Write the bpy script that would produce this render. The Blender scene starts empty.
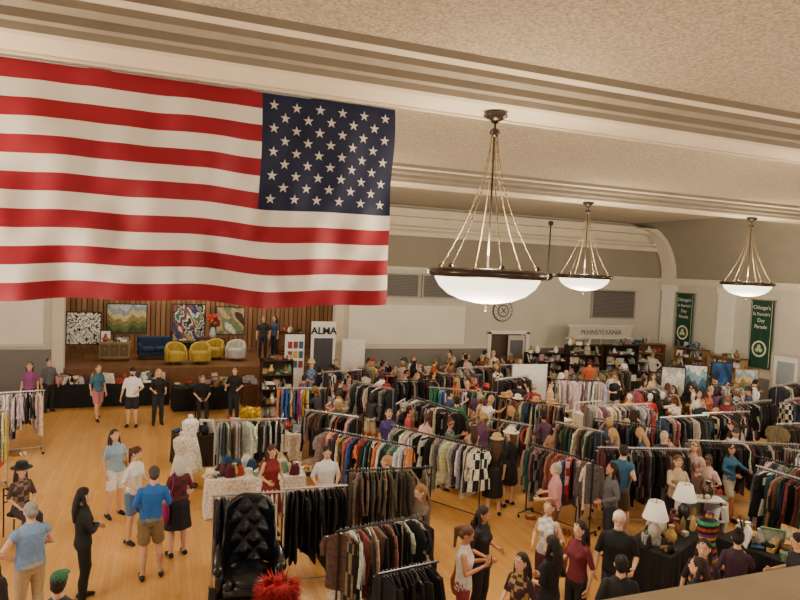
import bpy, math, random, time
import numpy as np
from mathutils import Matrix, Vector
from mathutils.bvhtree import BVHTree
T0=time.time()
rnd=random.Random(7)
SC=bpy.context.scene
# ------------------------------------------------------------------ materials
def new_mat(name):
    m=bpy.data.materials.new(name); m.use_nodes=True
    return m,m.node_tree,m.node_tree.nodes['Principled BSDF']
def attr_mat(name,rough=.8,metal=0,var=.2,scale=40,bump=0):
    m,nt,b=new_mat(name)
    a=nt.nodes.new('ShaderNodeAttribute'); a.attribute_name='col'
    tc=nt.nodes.new('ShaderNodeTexCoord')
    n=nt.nodes.new('ShaderNodeTexNoise'); n.inputs['Scale'].default_value=scale; n.inputs['Detail'].default_value=3
    nt.links.new(tc.outputs['Object'],n.inputs['Vector'])
    mr=nt.nodes.new('ShaderNodeMapRange'); mr.inputs['From Min'].default_value=.3; mr.inputs['From Max'].default_value=.7
    mr.inputs['To Min'].default_value=1-var; mr.inputs['To Max'].default_value=1+var
    nt.links.new(n.outputs['Fac'],mr.inputs['Value'])
    vm=nt.nodes.new('ShaderNodeVectorMath'); vm.operation='SCALE'
    nt.links.new(a.outputs['Color'],vm.inputs[0]); nt.links.new(mr.outputs[0],vm.inputs['Scale'])
    nt.links.new(vm.outputs[0],b.inputs['Base Color'])
    b.inputs['Roughness'].default_value=rough; b.inputs['Metallic'].default_value=metal
    if bump:
        bp=nt.nodes.new('ShaderNodeBump'); bp.inputs['Strength'].default_value=bump; bp.inputs['Distance'].default_value=.01
        nt.links.new(n.outputs['Fac'],bp.inputs['Height']); nt.links.new(bp.outputs[0],b.inputs['Normal'])
    return m
MFAB=attr_mat('fabric',.85,0,.35,20,.4)
MMAT=attr_mat('matte_paint',.6,0,.08,12)
MGLO=attr_mat('glossy',.25,0,.08,12)
MMET=attr_mat('metal',.3,.9,.05,8)
MSKIN=attr_mat('skin_and_clothes',.75,0,.14,28,.25)
MPRINT=attr_mat('painted_canvas',.6,0,.35,14)
def plaster(name,c,var=.06,scale=3,bs=200,bump=.3,bd=.01,rough=.9):
    m,nt,b=new_mat(name)
    tc=nt.nodes.new('ShaderNodeTexCoord')
    n=nt.nodes.new('ShaderNodeTexNoise'); n.inputs['Scale'].default_value=scale; n.inputs['Detail'].default_value=5
    nt.links.new(tc.outputs['Object'],n.inputs['Vector'])
    r=nt.nodes.new('ShaderNodeValToRGB'); r.color_ramp.elements[0].position=.35; r.color_ramp.elements[1].position=.65
    r.color_ramp.elements[0].color=tuple(x*(1-var) for x in c)+(1,); r.color_ramp.elements[1].color=tuple(min(1,x*(1+var)) for x in c)+(1,)
    nt.links.new(n.outputs['Fac'],r.inputs[0]); nt.links.new(r.outputs[0],b.inputs['Base Color'])
    n2=nt.nodes.new('ShaderNodeTexNoise'); n2.inputs['Scale'].default_value=bs; n2.inputs['Detail'].default_value=2
    nt.links.new(tc.outputs['Object'],n2.inputs['Vector'])
    bp=nt.nodes.new('ShaderNodeBump'); bp.inputs['Strength'].default_value=bump; bp.inputs['Distance'].default_value=bd
    nt.links.new(n2.outputs['Fac'],bp.inputs['Height']); nt.links.new(bp.outputs[0],b.inputs['Normal'])
    b.inputs['Roughness'].default_value=rough
    return m
MCEIL=plaster('popcorn_ceiling',(.44,.38,.28),.28,26,30,1,.05)
MBEAM=plaster('beam_plaster',(.64,.57,.45),.03,2,60,.05)
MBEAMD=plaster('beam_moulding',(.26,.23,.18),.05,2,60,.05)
MWALL=plaster('wall_plaster',(.55,.52,.44),.04,1,60,.05)
MWHITE=plaster('cream_panel',(.76,.735,.64),.03,1,60,.05)
MTAUPE=plaster('taupe_plaster',(.27,.24,.185),.05,1,60,.05)
MDADO=plaster('grey_dado',(.19,.18,.165),.05,1,60,.05)
def wood_planks(name,c1,c2,rough,bw=1.6,rh=.085,rot=math.pi/2):
    m,nt,b=new_mat(name)
    tc=nt.nodes.new('ShaderNodeTexCoord'); mp=nt.nodes.new('ShaderNodeMapping'); mp.inputs['Rotation'].default_value=(0,0,rot)
    nt.links.new(tc.outputs['Object'],mp.inputs['Vector'])
    br=nt.nodes.new('ShaderNodeTexBrick'); br.inputs['Scale'].default_value=1; br.inputs['Brick Width'].default_value=bw; br.inputs['Row Height'].default_value=rh
    br.inputs['Mortar Size'].default_value=.0015; br.inputs['Color1'].default_value=c1+(1,); br.inputs['Color2'].default_value=c2+(1,)
    br.inputs['Mortar'].default_value=tuple(x*.5 for x in c1)+(1,)
    nt.links.new(mp.outputs[0],br.inputs['Vector'])
    n=nt.nodes.new('ShaderNodeTexNoise'); n.inputs['Scale'].default_value=.6; nt.links.new(tc.outputs['Object'],n.inputs['Vector'])
    mx=nt.nodes.new('ShaderNodeMix'); mx.data_type='RGBA'; mx.blend_type='MULTIPLY'; mx.inputs[0].default_value=.3
    nt.links.new(br.outputs['Color'],mx.inputs[6]); nt.links.new(n.outputs['Fac'],mx.inputs[7])
    nt.links.new(mx.outputs[2],b.inputs['Base Color']); b.inputs['Roughness'].default_value=rough
    return m
MFLOOR=wood_planks('maple_floor',(.86,.47,.14),(.76,.39,.11),.22)
MSTAGE=wood_planks('stage_wood',(.22,.10,.04),(.18,.08,.03),.35)
# ------------------------------------------------------------------ mesh builder
class MB:
    def __init__(s): s.v=[];s.f=[];s.c=[];s.m=[];s.n=0
    def add(s,V,F,col=(.5,.5,.5),mat=0):
        V=np.asarray(V,float).reshape(-1,3); s.v.append(V)
        for i,f in enumerate(F):
            s.f.append(tuple(k+s.n for k in f)); s.c.append(col[i] if isinstance(col,list) else col); s.m.append(mat)
        s.n+=len(V)
    def mesh(s,name):
        me=bpy.data.meshes.new(name); V=np.concatenate(s.v)
        me.from_pydata(V.tolist(),[],s.f)
        setcol(me,s.c); me.polygons.foreach_set('material_index',s.m)
        return me
    def obj(s,name,mats,loc=(0,0,0),rot=0,smooth=False,parent=None):
        me=s.mesh(name)
        for m in mats: me.materials.append(m)
        if smooth: me.polygons.foreach_set('use_smooth',[True]*len(me.polygons))
        me.update()
        return link(name,me,loc,rot,parent)
def setcol(me,cols):
    a=me.color_attributes.new('col','FLOAT_COLOR','CORNER')
    lt=np.zeros(len(me.polygons),int); me.polygons.foreach_get('loop_total',lt)
    c=np.ones((len(cols),4)); c[:,:3]=np.array([x[:3] for x in cols])
    a.data.foreach_set('color',np.repeat(c,lt,axis=0).ravel())
def link(name,me,loc=(0,0,0),rot=0,parent=None):
    o=bpy.data.objects.new(name,me); o.location=loc; o.rotation_euler=(0,0,rot)
    SC.collection.objects.link(o)
    if parent: o.parent=parent
    return o
BOXF=[(0,3,2,1),(4,5,6,7),(0,1,5,4),(1,2,6,5),(2,3,7,6),(3,0,4,7)]
def box(mb,lo,hi,col=(.5,.5,.5),mat=0,R=None,o=None):
    x0,y0,z0=lo;x1,y1,z1=hi
    V=np.array([(x0,y0,z0),(x1,y0,z0),(x1,y1,z0),(x0,y1,z0),(x0,y0,z1),(x1,y0,z1),(x1,y1,z1),(x0,y1,z1)],float)
    if R is not None: V=V@R.T
    if o is not None: V=V+np.array(o)
    mb.add(V,BOXF,col,mat)
def rings(mb,RR,col,mat=0,cap=True,colfn=None):
    n=len(RR[0]); V=np.concatenate(RR); F=[];C=[]
    for i in range(len(RR)-1):
        for j in range(n):
            k=(j+1)%n
            F.append((i*n+j,i*n+k,(i+1)*n+k,(i+1)*n+j)); C.append(colfn(i,j) if colfn else (col[i] if isinstance(col,list) else col))
    if cap:
        F.append(tuple(range(n-1,-1,-1))); C.append(C[0]); F.append(tuple((len(RR)-1)*n+j for j in range(n))); C.append(C[-2])
    mb.add(V,F,C,mat)
def lathe(mb,prof,c=(0,0,0),n=16,col=(.5,.5,.5),mat=0,sx=1,sy=1,cap=True):
    t=np.linspace(0,2*math.pi,n,endpoint=False)
    RR=[np.stack([c[0]+r*sx*np.cos(t),c[1]+r*sy*np.sin(t),np.full(n,c[2]+z)],1) for r,z in prof]
    rings(mb,RR,col,mat,cap)
def tube(mb,pts,rad,n=8,col=(.5,.5,.5),mat=0,rnd_cap=False,flat=1.0,ref=None):
    P=[np.array(p,float) for p in pts]; m=len(P)
    if not isinstance(rad,(list,tuple)): rad=[rad]*m
    rad=list(rad); cols=list(col) if isinstance(col,list) else None
    if rnd_cap:
        d0=P[0]-P[1]; d0/=np.linalg.norm(d0)+1e-9; d1=P[-1]-P[-2]; d1/=np.linalg.norm(d1)+1e-9
        r0,r1=rad[0],rad[-1]
        P=[P[0]+d0*r0*.95,P[0]+d0*r0*.6]+P+[P[-1]+d1*r1*.6,P[-1]+d1*r1*.95]; rad=[r0*.3,r0*.8]+rad+[r1*.8,r1*.3]
        if cols: cols=[cols[0]]*2+cols+[cols[-1]]*2
        m=len(P)
    t=np.linspace(0,2*math.pi,n,endpoint=False); RR=[]; a=None
    for i in range(m):
        d=P[min(i+1,m-1)]-P[max(i-1,0)]; d=d/(np.linalg.norm(d)+1e-9)
        if a is None:
            a=np.array(ref,float) if ref is not None else (np.array([1.,0,0]) if abs(d[0])<.8 else np.array([0,1.,0]))
        a=a-d*a.dot(d); a=a/(np.linalg.norm(a)+1e-9); b=np.cross(d,a)
        RR.append(P[i]+rad[i]*(np.outer(np.cos(t),a)+flat*np.outer(np.sin(t),b)))
    rings(mb,RR,cols if cols else col,mat,True)
def sphere(mb,c,r,col,mat=0,n=10,m=6):
    r=np.array(r if hasattr(r,'__len__') else (r,r,r),float)
    t=np.linspace(0,2*math.pi,n,endpoint=False); RR=[]
    for i in range(m+1):
        p=math.pi*(i/m); p=min(max(p,.06),math.pi-.06)
        RR.append(np.array(c)+np.stack([np.cos(t)*math.sin(p)*r[0],np.sin(t)*math.sin(p)*r[1],np.full(n,-math.cos(p))*r[2]],1))
    rings(mb,RR,col,mat)
def rotz(a): c,s=math.cos(a),math.sin(a); return np.array([[c,-s,0],[s,c,0],[0,0,1.]])
def hexc(h):
    h=h.lstrip('#'); return tuple(((int(h[i:i+2],16)/255)**2.2) for i in (0,2,4))
# ------------------------------------------------------------------ room
RW,FU,CZ,BZ=22.0,23.4,7.45,7.05
LW=-14.0
def simple_box(name,lo,hi,mat):
    mb=MB(); box(mb,lo,hi); return mb.obj(name,[mat])
simple_box('floor',(LW,-3,-.2),(RW,FU,0),MFLOOR)
simple_box('ceiling',(LW,-3,CZ),(RW+.3,FU+.3,CZ+.2),MCEIL)
mb=MB()
S0,S1,SH=-3.1,6.15,4.7
for lo,hi,mt in [((LW,FU,0),(S0,FU+.3,4.95),0),((S1,FU,0),(12.9,FU+.3,4.95),0),((12.9,FU,2.35),(14.7,FU+.3,4.95),0),((14.7,FU,0),(RW,FU+.3,4.95),0),((S0,FU,SH),(S1,FU+.3,4.95),0),
    ((LW,FU,4.95),(RW,FU+.3,6.3),1),((LW,FU,6.3),(RW,FU+.3,CZ),2)]:
    box(mb,lo,hi,mat=mt)
mb.obj('wall_far',[MWALL,MTAUPE,MBEAM])
mb=MB()
for z,d,h in [(4.9,.12,.12),(6.25,.15,.18),(6.5,.25,.1),(7.0,.45,.3)]:
    box(mb,(LW,FU-d,z),(RW,FU+.02,z+h),mat=0)
mb.obj('trim_1',[MBEAM])
mb=MB()
box(mb,(S0-.35,FU-.08,0),(S0,FU+.02,SH+.35)); box(mb,(S1,FU-.08,0),(S1+.35,FU+.02,SH+.35)); box(mb,(S0,FU-.08,SH),(S1,FU+.02,SH+.35))
mb.obj('trim_2',[MBEAM])
mb=MB()
box(mb,(S1+.36,FU-.05,0),(12.8,FU,1.75),mat=0); box(mb,(14.8,FU-.05,0),(RW,FU,1.75),mat=0); box(mb,(LW,FU-.05,0),(S0-.36,FU,1.75),mat=0)
box(mb,(6.7,FU-.06,1.95),(11.7,FU,3.5),mat=1); box(mb,(-9,FU-.06,1.95),(-3.7,FU,3.6),mat=1)
box(mb,(S1+.36,FU-.09,1.75),(12.8,FU,1.85),mat=2); box(mb,(14.8,FU-.09,1.75),(RW,FU,1.85),mat=2)
for a,b in ((6.6,11.8),(-9.1,-3.6)):
    box(mb,(a,FU-.09,3.5 if a>0 else 3.6),(b,FU,3.6 if a>0 else 3.7),mat=2); box(mb,(a,FU-.09,1.85),(b,FU,1.95),mat=2)
mb.obj('trim_3',[MDADO,MWHITE,MBEAM])
mb=MB(); box(mb,(RW,-3,0),(RW+.3,FU+.3,CZ)); mb.obj('wall_right',[MWALL])
mb=MB(); box(mb,(RW-.06,-3,0),(RW,FU,1.3)); mb.obj('trim_4',[MDADO])
def cove(name,u0,u1,off,mat):
    mb=MB(); N=12; A=[]
    for i in range(N+1):
        t=i/N*math.pi/2
        A.append((RW-2.2*(1-math.cos(t))-off*math.cos(t),0,5.0+2.45*math.sin(t)-off*math.sin(t)))
    V=[(a[0],u0,a[2]) for a in A]+[(a[0],u1,a[2]) for a in A]+[(RW+.01,u0,a[2]) for a in A]+[(RW+.01,u1,a[2]) for a in A]
    n=N+1; F=[]
    for i in range(N):
        F+= [(i,i+1,n+i+1,n+i),(i,2*n+i,2*n+i+1,i+1),(n+i,n+i+1,3*n+i+1,3*n+i)]
    mb.add(V,F); mb.obj(name,[mat],smooth=False)
cove('trim_5',-3,FU,0,MTAUPE)
for i,u in enumerate((7.4,14.85,22.95)): cove('trim_%d'%(6+i),u-.35,u+.35,.22,MBEAM)
mb=MB(); box(mb,(RW-.2,-3,4.9),(RW,FU,5.05)); box(mb,(RW-.12,-3,4.75),(RW,FU,4.9)); mb.obj('trim_9',[MBEAM])
mb=MB()
for u in (22.9,19.7,15.6,11.5,7.4):
    box(mb,(RW-.14,u-.38,0),(RW,u+.38,4.75)); box(mb,(RW-.18,u-.44,4.5),(RW,u+.44,4.75)); box(mb,(RW-.18,u-.44,0),(RW,u+.44,.35))
mb.obj('trim_10',[MWHITE])
mb=MB()
box(mb,(LW-.3,-3,0),(LW,FU+.3,1.2)); box(mb,(LW-.3,-3,5.2),(LW,FU+.3,CZ))
us=[-3,0,3.2,6.4,9.6,12.8,16,19.2,22.4]
for i,u in enumerate(us): box(mb,(LW-.3,u,1.2),(LW,u+1.0,5.2))
mb.obj('wall_left',[MWALL])
for i in range(len(us)-1):
    mb=MB(); a=us[i]+1.0; b=us[i+1]
    for t in (0,.5,1): box(mb,(LW-.18,a+(b-a-.06)*t,1.2),(LW-.12,a+(b-a-.06)*t+.06,5.2))
    for z in (1.2,2.5,3.8,5.14): box(mb,(LW-.18,a,z),(LW-.12,b,z+.06))
    mb.obj('window_%d'%(i+1),[MWHITE])
def beam(name,uc,h0=CZ,z=BZ):
    hw=.4
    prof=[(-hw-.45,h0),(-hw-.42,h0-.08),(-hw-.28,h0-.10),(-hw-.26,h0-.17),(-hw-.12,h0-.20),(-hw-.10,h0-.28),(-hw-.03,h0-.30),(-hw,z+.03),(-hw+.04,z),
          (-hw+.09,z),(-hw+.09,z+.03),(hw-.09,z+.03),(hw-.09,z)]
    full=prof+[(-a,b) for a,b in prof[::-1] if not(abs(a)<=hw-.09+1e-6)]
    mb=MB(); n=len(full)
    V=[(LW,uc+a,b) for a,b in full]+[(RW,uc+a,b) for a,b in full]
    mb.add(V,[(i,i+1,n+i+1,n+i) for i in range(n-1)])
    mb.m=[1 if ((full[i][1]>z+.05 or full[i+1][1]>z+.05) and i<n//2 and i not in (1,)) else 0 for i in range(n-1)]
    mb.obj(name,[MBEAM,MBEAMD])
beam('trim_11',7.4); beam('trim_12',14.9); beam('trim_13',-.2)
def vent(name,r0,r1,z0,z1,u=FU-.05):
    mb=MB(); box(mb,(r0,u-.02,z0),(r1,u+.03,z1),(.09,.08,.075))
    k=int((z1-z0)/.06)
    for i in range(k): box(mb,(r0,u-.05,z0+i*.06),(r1,u-.02,z0+i*.06+.03),(.17,.155,.14))
    for a,b in (((r0-.06,z0-.06),(r1+.06,z0)),((r0-.06,z1),(r1+.06,z1+.06)),((r0-.06,z0),(r0,z1)),((r1,z0),(r1+.06,z1))):
        box(mb,(a[0],u-.07,a[1]),(b[0],u+.03,b[1]),(.35,.32,.28))
    mb.obj(name,[MMAT])
vent('wall_vent',8.2,9.5,3.85,4.7); vent('wall_vent',9.75,11.2,3.85,4.7); vent('wall_vent',18.0,20.3,3.15,4.35)
mb=MB()
t32=np.linspace(0,2*math.pi,32,endpoint=False)
def disc_y(r,u,c,x,z):
    V=[(x+r*math.cos(a),u,z+r*math.sin(a)) for a in t32]+[(x+r*math.cos(a),u+.05,z+r*math.sin(a)) for a in t32]
    mb.add(V,[tuple(range(32)),]+[(i,(i+1)%32,32+(i+1)%32,32+i) for i in range(32)],c)
disc_y(.47,FU-.06,(.05,.05,.05),13.45,3.35); disc_y(.42,FU-.08,(.6,.58,.5),13.45,3.35); disc_y(.27,FU-.10,(.1,.1,.1),13.45,3.35); disc_y(.21,FU-.12,(.5,.48,.42),13.45,3.35)
for k in range(16):
    a=k*math.pi/8; tube(mb,[(13.45+.29*math.cos(a),FU-.09,3.35+.29*math.sin(a)),(13.45+.40*math.cos(a),FU-.09,3.35+.40*math.sin(a))],.015,6,(.08,.08,.08))
tube(mb,[(13.35,FU-.13,3.25),(13.55,FU-.13,3.47)],.025,6,(.1,.1,.1)); tube(mb,[(13.55,FU-.13,3.25),(13.35,FU-.13,3.47)],.025,6,(.1,.1,.1))
mb.obj('round_wall_emblem',[MMAT])
mb=MB()
for a,b in ((12.8,12.95),(14.65,14.8)): box(mb,(a,FU-.1,0),(b,FU-.01,2.45),(.78,.76,.7))
box(mb,(12.8,FU-.1,2.36),(14.8,FU-.01,2.5),(.78,.76,.7)); box(mb,(12.95,FU+.31,0),(14.65,FU+.36,2.35),(.10,.06,.04))
box(mb,(13.8,FU-.08,0),(14.6,FU-.03,2.3),(.55,.5,.42)); box(mb,(13.88,FU-.1,1.3),(14.5,FU-.08,2.1),(.12,.12,.13)); box(mb,(13.85,FU-.14,1.0),(13.89,FU-.08,1.2),(.1,.1,.1))
mb.obj('door_1',[MMAT])
mb=MB()
box(mb,(RW-.12,16.3,0),(RW-.07,17.3,2.3),(.75,.74,.7)); box(mb,(RW-.16,16.2,0),(RW-.07,16.3,2.4),(.5,.45,.4)); box(mb,(RW-.16,17.3,0),(RW-.07,17.4,2.4),(.5,.45,.4)); box(mb,(RW-.16,16.3,2.3),(RW-.07,17.3,2.4),(.5,.45,.4))
box(mb,(RW-.14,16.45,1.2),(RW-.12,17.15,2.1),(.3,.35,.4)); box(mb,(RW-.18,16.38,1.0),(RW-.12,16.44,1.2),(.3,.3,.3))
mb.obj('door_2',[MMAT])
mb=MB(); box(mb,(S0-2,FU+.3,0),(S1+2,28.5,1.1)); box(mb,(S0,FU-.02,0),(S1,FU+.3,1.1)); mb.obj('floor_stage',[MSTAGE])
mb=MB()
x=S0-2
cs=[(.30,.15,.065),(.36,.18,.08),(.24,.12,.05)]
box(mb,(S0-2,28.3,1.1),(S1+2,28.5,7),(.1,.045,.02))
k=0
while x<S1+2: box(mb,(x,28.22,1.1),(x+.16,28.3,6.9),cs[k%3]); x+=.2; k+=1
for xs in (S0-2,S1+1.8): box(mb,(xs,FU+.3,1.1),(xs+.2,28.3,7),(.2,.1,.045))
mb.obj('wall_stage',[MMAT])
simple_box('ceiling_stage',(S0-2,FU+.3,6.9),(S1+2,28.5,7.1),MDADO)
mb=MB()
box(mb,(-3,.50,4.52),(6,.56,4.58),(.36,.30,.22)); box(mb,(-3,.48,4.58),(6,.585,4.62),(.46,.39,.29))
box(mb,(-3,.5,3.6),(6,.54,4.0),(.1,.08,.06))
for i in range(31): tube(mb,[(-3+i*.3,.53,3.98),(-3+i*.3,.53,4.53)],.012,6,(.1,.08,.06))
mb.obj('balcony_railing',[MGLO])
# ------------------------------------------------------------------ flag
def build_flag():
    r0,r1,zt,zb,u=-2.15,2.79,7.06,4.49,7.95
    NX,NZ=195,78; CI=127
    red=hexc('#8c1428'); wht=hexc('#dedad2'); blu=hexc('#18203e')
    def pos(s,q):
        fold=.05*math.sin(q*8+s*5)+.05*math.sin(s*19+q*4)+.035*math.sin(s*37-q*7)+.02*math.sin(s*61+q*9)+.03*math.sin(s*13-q*15)
        fold*=(.35+.65*q)
        sag=.05*math.sin(math.pi*s)*(q-.2)+.035*math.sin(s*9+1)*q+.02*math.sin(s*21)*q
        return (r0+(r1-r0)*s+.05*math.sin(q*5)*(1 if s>.5 else -1)*abs(s-.5), u+fold, zt-(zt-zb)*q-sag)
    V=[pos(i/NX,j/NZ) for j in range(NZ+1) for i in range(NX+1)]
    F=[];C=[]
    for j in range(NZ):
        for i in range(NX):
            a=j*(NX+1)+i; F.append((a,a+NX+1,a+NX+2,a+1))
            if i>=CI and j<42: C.append(blu)
            else: C.append(red if (j//6)%2==0 else wht)
    mb=MB(); mb.add(V,F,C)
    cx0=CI/NX
    for side in (-.006,.006):
        for row in range(9):
            cols=6 if row%2==0 else 5
            for k in range(cols):
                s=cx0+(1-cx0)*((2*k+1 if cols==6 else 2*k+2)/12); q=(42/78)*((row+1)/10)
                c=np.array(pos(s,q)); R=.066; W=[]
                for p in range(10):
                    rr=R if p%2==0 else R*.382
                    ang=math.pi/2+p*math.pi/5
                    ds=rr*math.cos(ang)/(r1-r0); dq=-rr*math.sin(ang)/(zt-zb)
                    pp=np.array(pos(s+ds,q+dq)); pp[1]+=side; W.append(pp)
                W.append(c+np.array([0,side,0]))
                mb.add(W,[(p,(p+1)%10,10) for p in range(10)],wht)
    m,nt,b=new_mat('flag_cloth')
    a=nt.nodes.new('ShaderNodeAttribute'); a.attribute_name='col'
    tr=nt.nodes.new('ShaderNodeBsdfTranslucent'); ms=nt.nodes.new('ShaderNodeMixShader'); ms.inputs[0].default_value=.3
    nt.links.new(a.outputs['Color'],b.inputs['Base Color']); nt.links.new(a.outputs['Color'],tr.inputs['Color'])
    b.inputs['Roughness'].default_value=.7
    o=nt.nodes['Material Output']; nt.links.new(b.outputs[0],ms.inputs[1]); nt.links.new(tr.outputs[0],ms.inputs[2]); nt.links.new(ms.outputs[0],o.inputs[0])
    tube(mb,[(r0-.1,u,zt+.01),(r1+.05,u,zt+.01)],.012,6,(.3,.3,.3))
    for k in range(7):
        x=r0+(r1-r0)*k/6; tube(mb,[(x,u,zt),(x,u-.15,zt+.1)],.008,5,(.3,.3,.3))
    return mb.obj('american_flag',[m],smooth=True)
build_flag()
# ------------------------------------------------------------------ pendants
mglow,nt,b=new_mat('lit_glass')
b.inputs['Base Color'].default_value=(.95,.9,.8,1); b.inputs['Emission Color'].default_value=(1,.86,.66,1); b.inputs['Emission Strength'].default_value=3.0
def pendant(r,u,power=500):
    mb=MB(); br=(.03,.018,.012); gd=(.22,.16,.08); zr=4.98; R=.75
    lathe(mb,[(.02,BZ-5+.03),(.15,BZ-5+.02),(.16,BZ-5-.03),(.07,BZ-5-.09),(.03,BZ-5-.12)],(0,0,5),20,br,0)
    tube(mb,[(0,0,BZ-.1),(0,0,zr)],.014,8,br,0)
    lathe(mb,[(.02,6.87-5),(.06,6.85-5),(.07,6.80-5),(.02,6.75-5)],(0,0,5),12,br,0)
    for k in range(6):
        a=k*math.pi/3+.3; c,s=math.cos(a),math.sin(a)
        e=1.8
        pts=[(c*(.04+.62*t**e),s*(.04+.62*t**e),6.85-(6.85-zr-.05)*t) for t in np.linspace(0,1,8)]
        tube(mb,pts,.006,5,gd,0)
        for j in range(16):
            t=(j+.5)/16; sphere(mb,(c*(.04+.62*t**e),s*(.04+.62*t**e),6.85-(6.85-zr-.05)*t),(.011,.011,.026),gd,0,6,4)
        lathe(mb,[(.01,.06),(.03,.03),(.035,0),(.01,-.02)],(c*.66,s*.66,zr+.04),8,br,0)
    lathe(mb,[(R*.8,zr-5+.02),(R*.98,zr-5+.05),(R+.04,zr-5+.02),(R+.05,zr-5-.03),(R,zr-5-.07),(R*.9,zr-5-.06),(R*.8,zr-5-.02)],(0,0,5),40,br,0,cap=False)
    lathe(mb,[(R*.93,zr-5-.04),(R*.92,zr-5-.1),(R*.84,zr-5-.2),(R*.68,zr-5-.3),(R*.45,zr-5-.37),(R*.2,zr-5-.405),(.04,zr-5-.41)],(0,0,5),40,(.9,.9,.9),1,cap=False)
    lathe(mb,[(.045,zr-5-.405),(.05,zr-5-.43),(.02,zr-5-.46),(.025,zr-5-.49),(.008,zr-5-.52)],(0,0,5),12,br,0)
    o=mb.obj('bowl_pendant_lamp',[MGLO,mglow],(r,u,0),smooth=True)
    l=bpy.data.lights.new('bulb','POINT'); l.energy=power; l.color=(1,.79,.54); l.shadow_soft_size=.25
    lo=bpy.data.objects.new('bulb',l); lo.location=(0,0,5.2); SC.collection.objects.link(lo); lo.parent=o
    l=bpy.data.lights.new('added_fill_below','POINT'); l.energy=power*.85; l.color=(1,.86,.66); l.shadow_soft_size=.35  # added unseen fill light for the floor; the opaque bowl blocks the bulb
    lo=bpy.data.objects.new('added_fill_below',l); lo.location=(0,0,4.3); SC.collection.objects.link(lo); lo.parent=o
for r in (-9.4,-2.7,4.0,11.15,17.4):
    for u in (-.2,7.4,14.9):
        if u<0 and (r<0 or r>12): continue
        if r<-9 and u>10: continue
        pendant(r,u,230 if u<0 else 310)
mb=MB(); bk=(.02,.02,.02)
tube(mb,[(0,0,6.9),(0,0,4.95)],.03,8,bk); lathe(mb,[(.03,0),(.16,-.02),(.2,-.12),(.18,-.22),(.08,-.28),(.02,-.3)],(0,0,4.98),18,bk)
lathe(mb,[(.02,.15),(.1,.12),(.1,0),(.03,-.04)],(0,0,6.85),12,bk)
for k in range(4):
    a=k*math.pi/2+.4; box(mb,(.16,-.07,-.008),(.62,.07,.008),(.04,.03,.02),R=rotz(a)@np.array([[1,0,0],[0,.97,-.2],[0,.2,.97]]),o=(0,0,4.86))
mb.obj('ceiling_fan',[MGLO],(13.95,20.9,.05))
# ------------------------------------------------------------------ banners
def banner(u0,u1,z0,z1):
    mb=MB(); g=hexc('#17402f'); x=RW-.2
    N=14
    V=[(x+.012*math.sin(i*1.3+j*.3),u0+(u1-u0)*i/N,z1-(z1-z0)*j/8) for j in range(9) for i in range(N+1)]
    mb.add(V,[(j*(N+1)+i,j*(N+1)+i+1,j*(N+1)+i+N+2,j*(N+1)+i+N+1) for j in range(8) for i in range(N)],g)
    tube(mb,[(x,u0-.08,z1+.01),(x,u1+.08,z1+.01)],.02,8,(.3,.2,.08))
    box(mb,(x-.022,u0+.05,z0+.05),(x-.02,u0+.07,z1-.05),(.6,.6,.45)); box(mb,(x-.022,u1-.07,z0+.05),(x-.02,u1-.05,z1-.05),(.6,.6,.45))
    o=mb.obj('green_banner',[MFAB])
    def txt(s,z,size):
        t=bpy.data.curves.new('banner_text','FONT'); t.body=s; t.size=size; t.align_x='CENTER'; t.extrude=.002
        ob=bpy.data.objects.new('banner_text',t); ob.location=(x-.03,(u0+u1)/2,z); ob.rotation_euler=(math.pi/2,0,-math.pi/2)
        t.materials.append(MWHITE); SC.collection.objects.link(ob); ob.parent=o
    txt("Chicago's",z1-.35,.2); txt("St Patrick's",z1-.6,.17); txt("Day",z1-.85,.2); txt("Parade",z1-1.1,.2)
    mb=MB()
    tt=np.linspace(0,2*math.pi,24,endpoint=False)
    for rr,dx,c in ((.32,.03,(.7,.68,.55)),(.25,.036,hexc('#17402f'))):
        V=[(x-dx,(u0+u1)/2+rr*math.cos(a),z0+.75+rr*math.sin(a)) for a in tt]; mb.add(V,[tuple(range(24))],c)
    for k in range(3):
        a=k*2*math.pi/3+math.pi/2; V=[(x-.04,(u0+u1)/2+.09*math.cos(a)+.08*math.cos(b2),z0+.75+.09*math.sin(a)+.08*math.sin(b2)) for b2 in tt]; mb.add(V,[tuple(range(24))],(.5,.6,.3))
    mb.obj('banner_seal',[MMAT],parent=o)
banner(17.4,18.4,1.7,4.35); banner(21.3,22.3,1.9,4.4)
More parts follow.
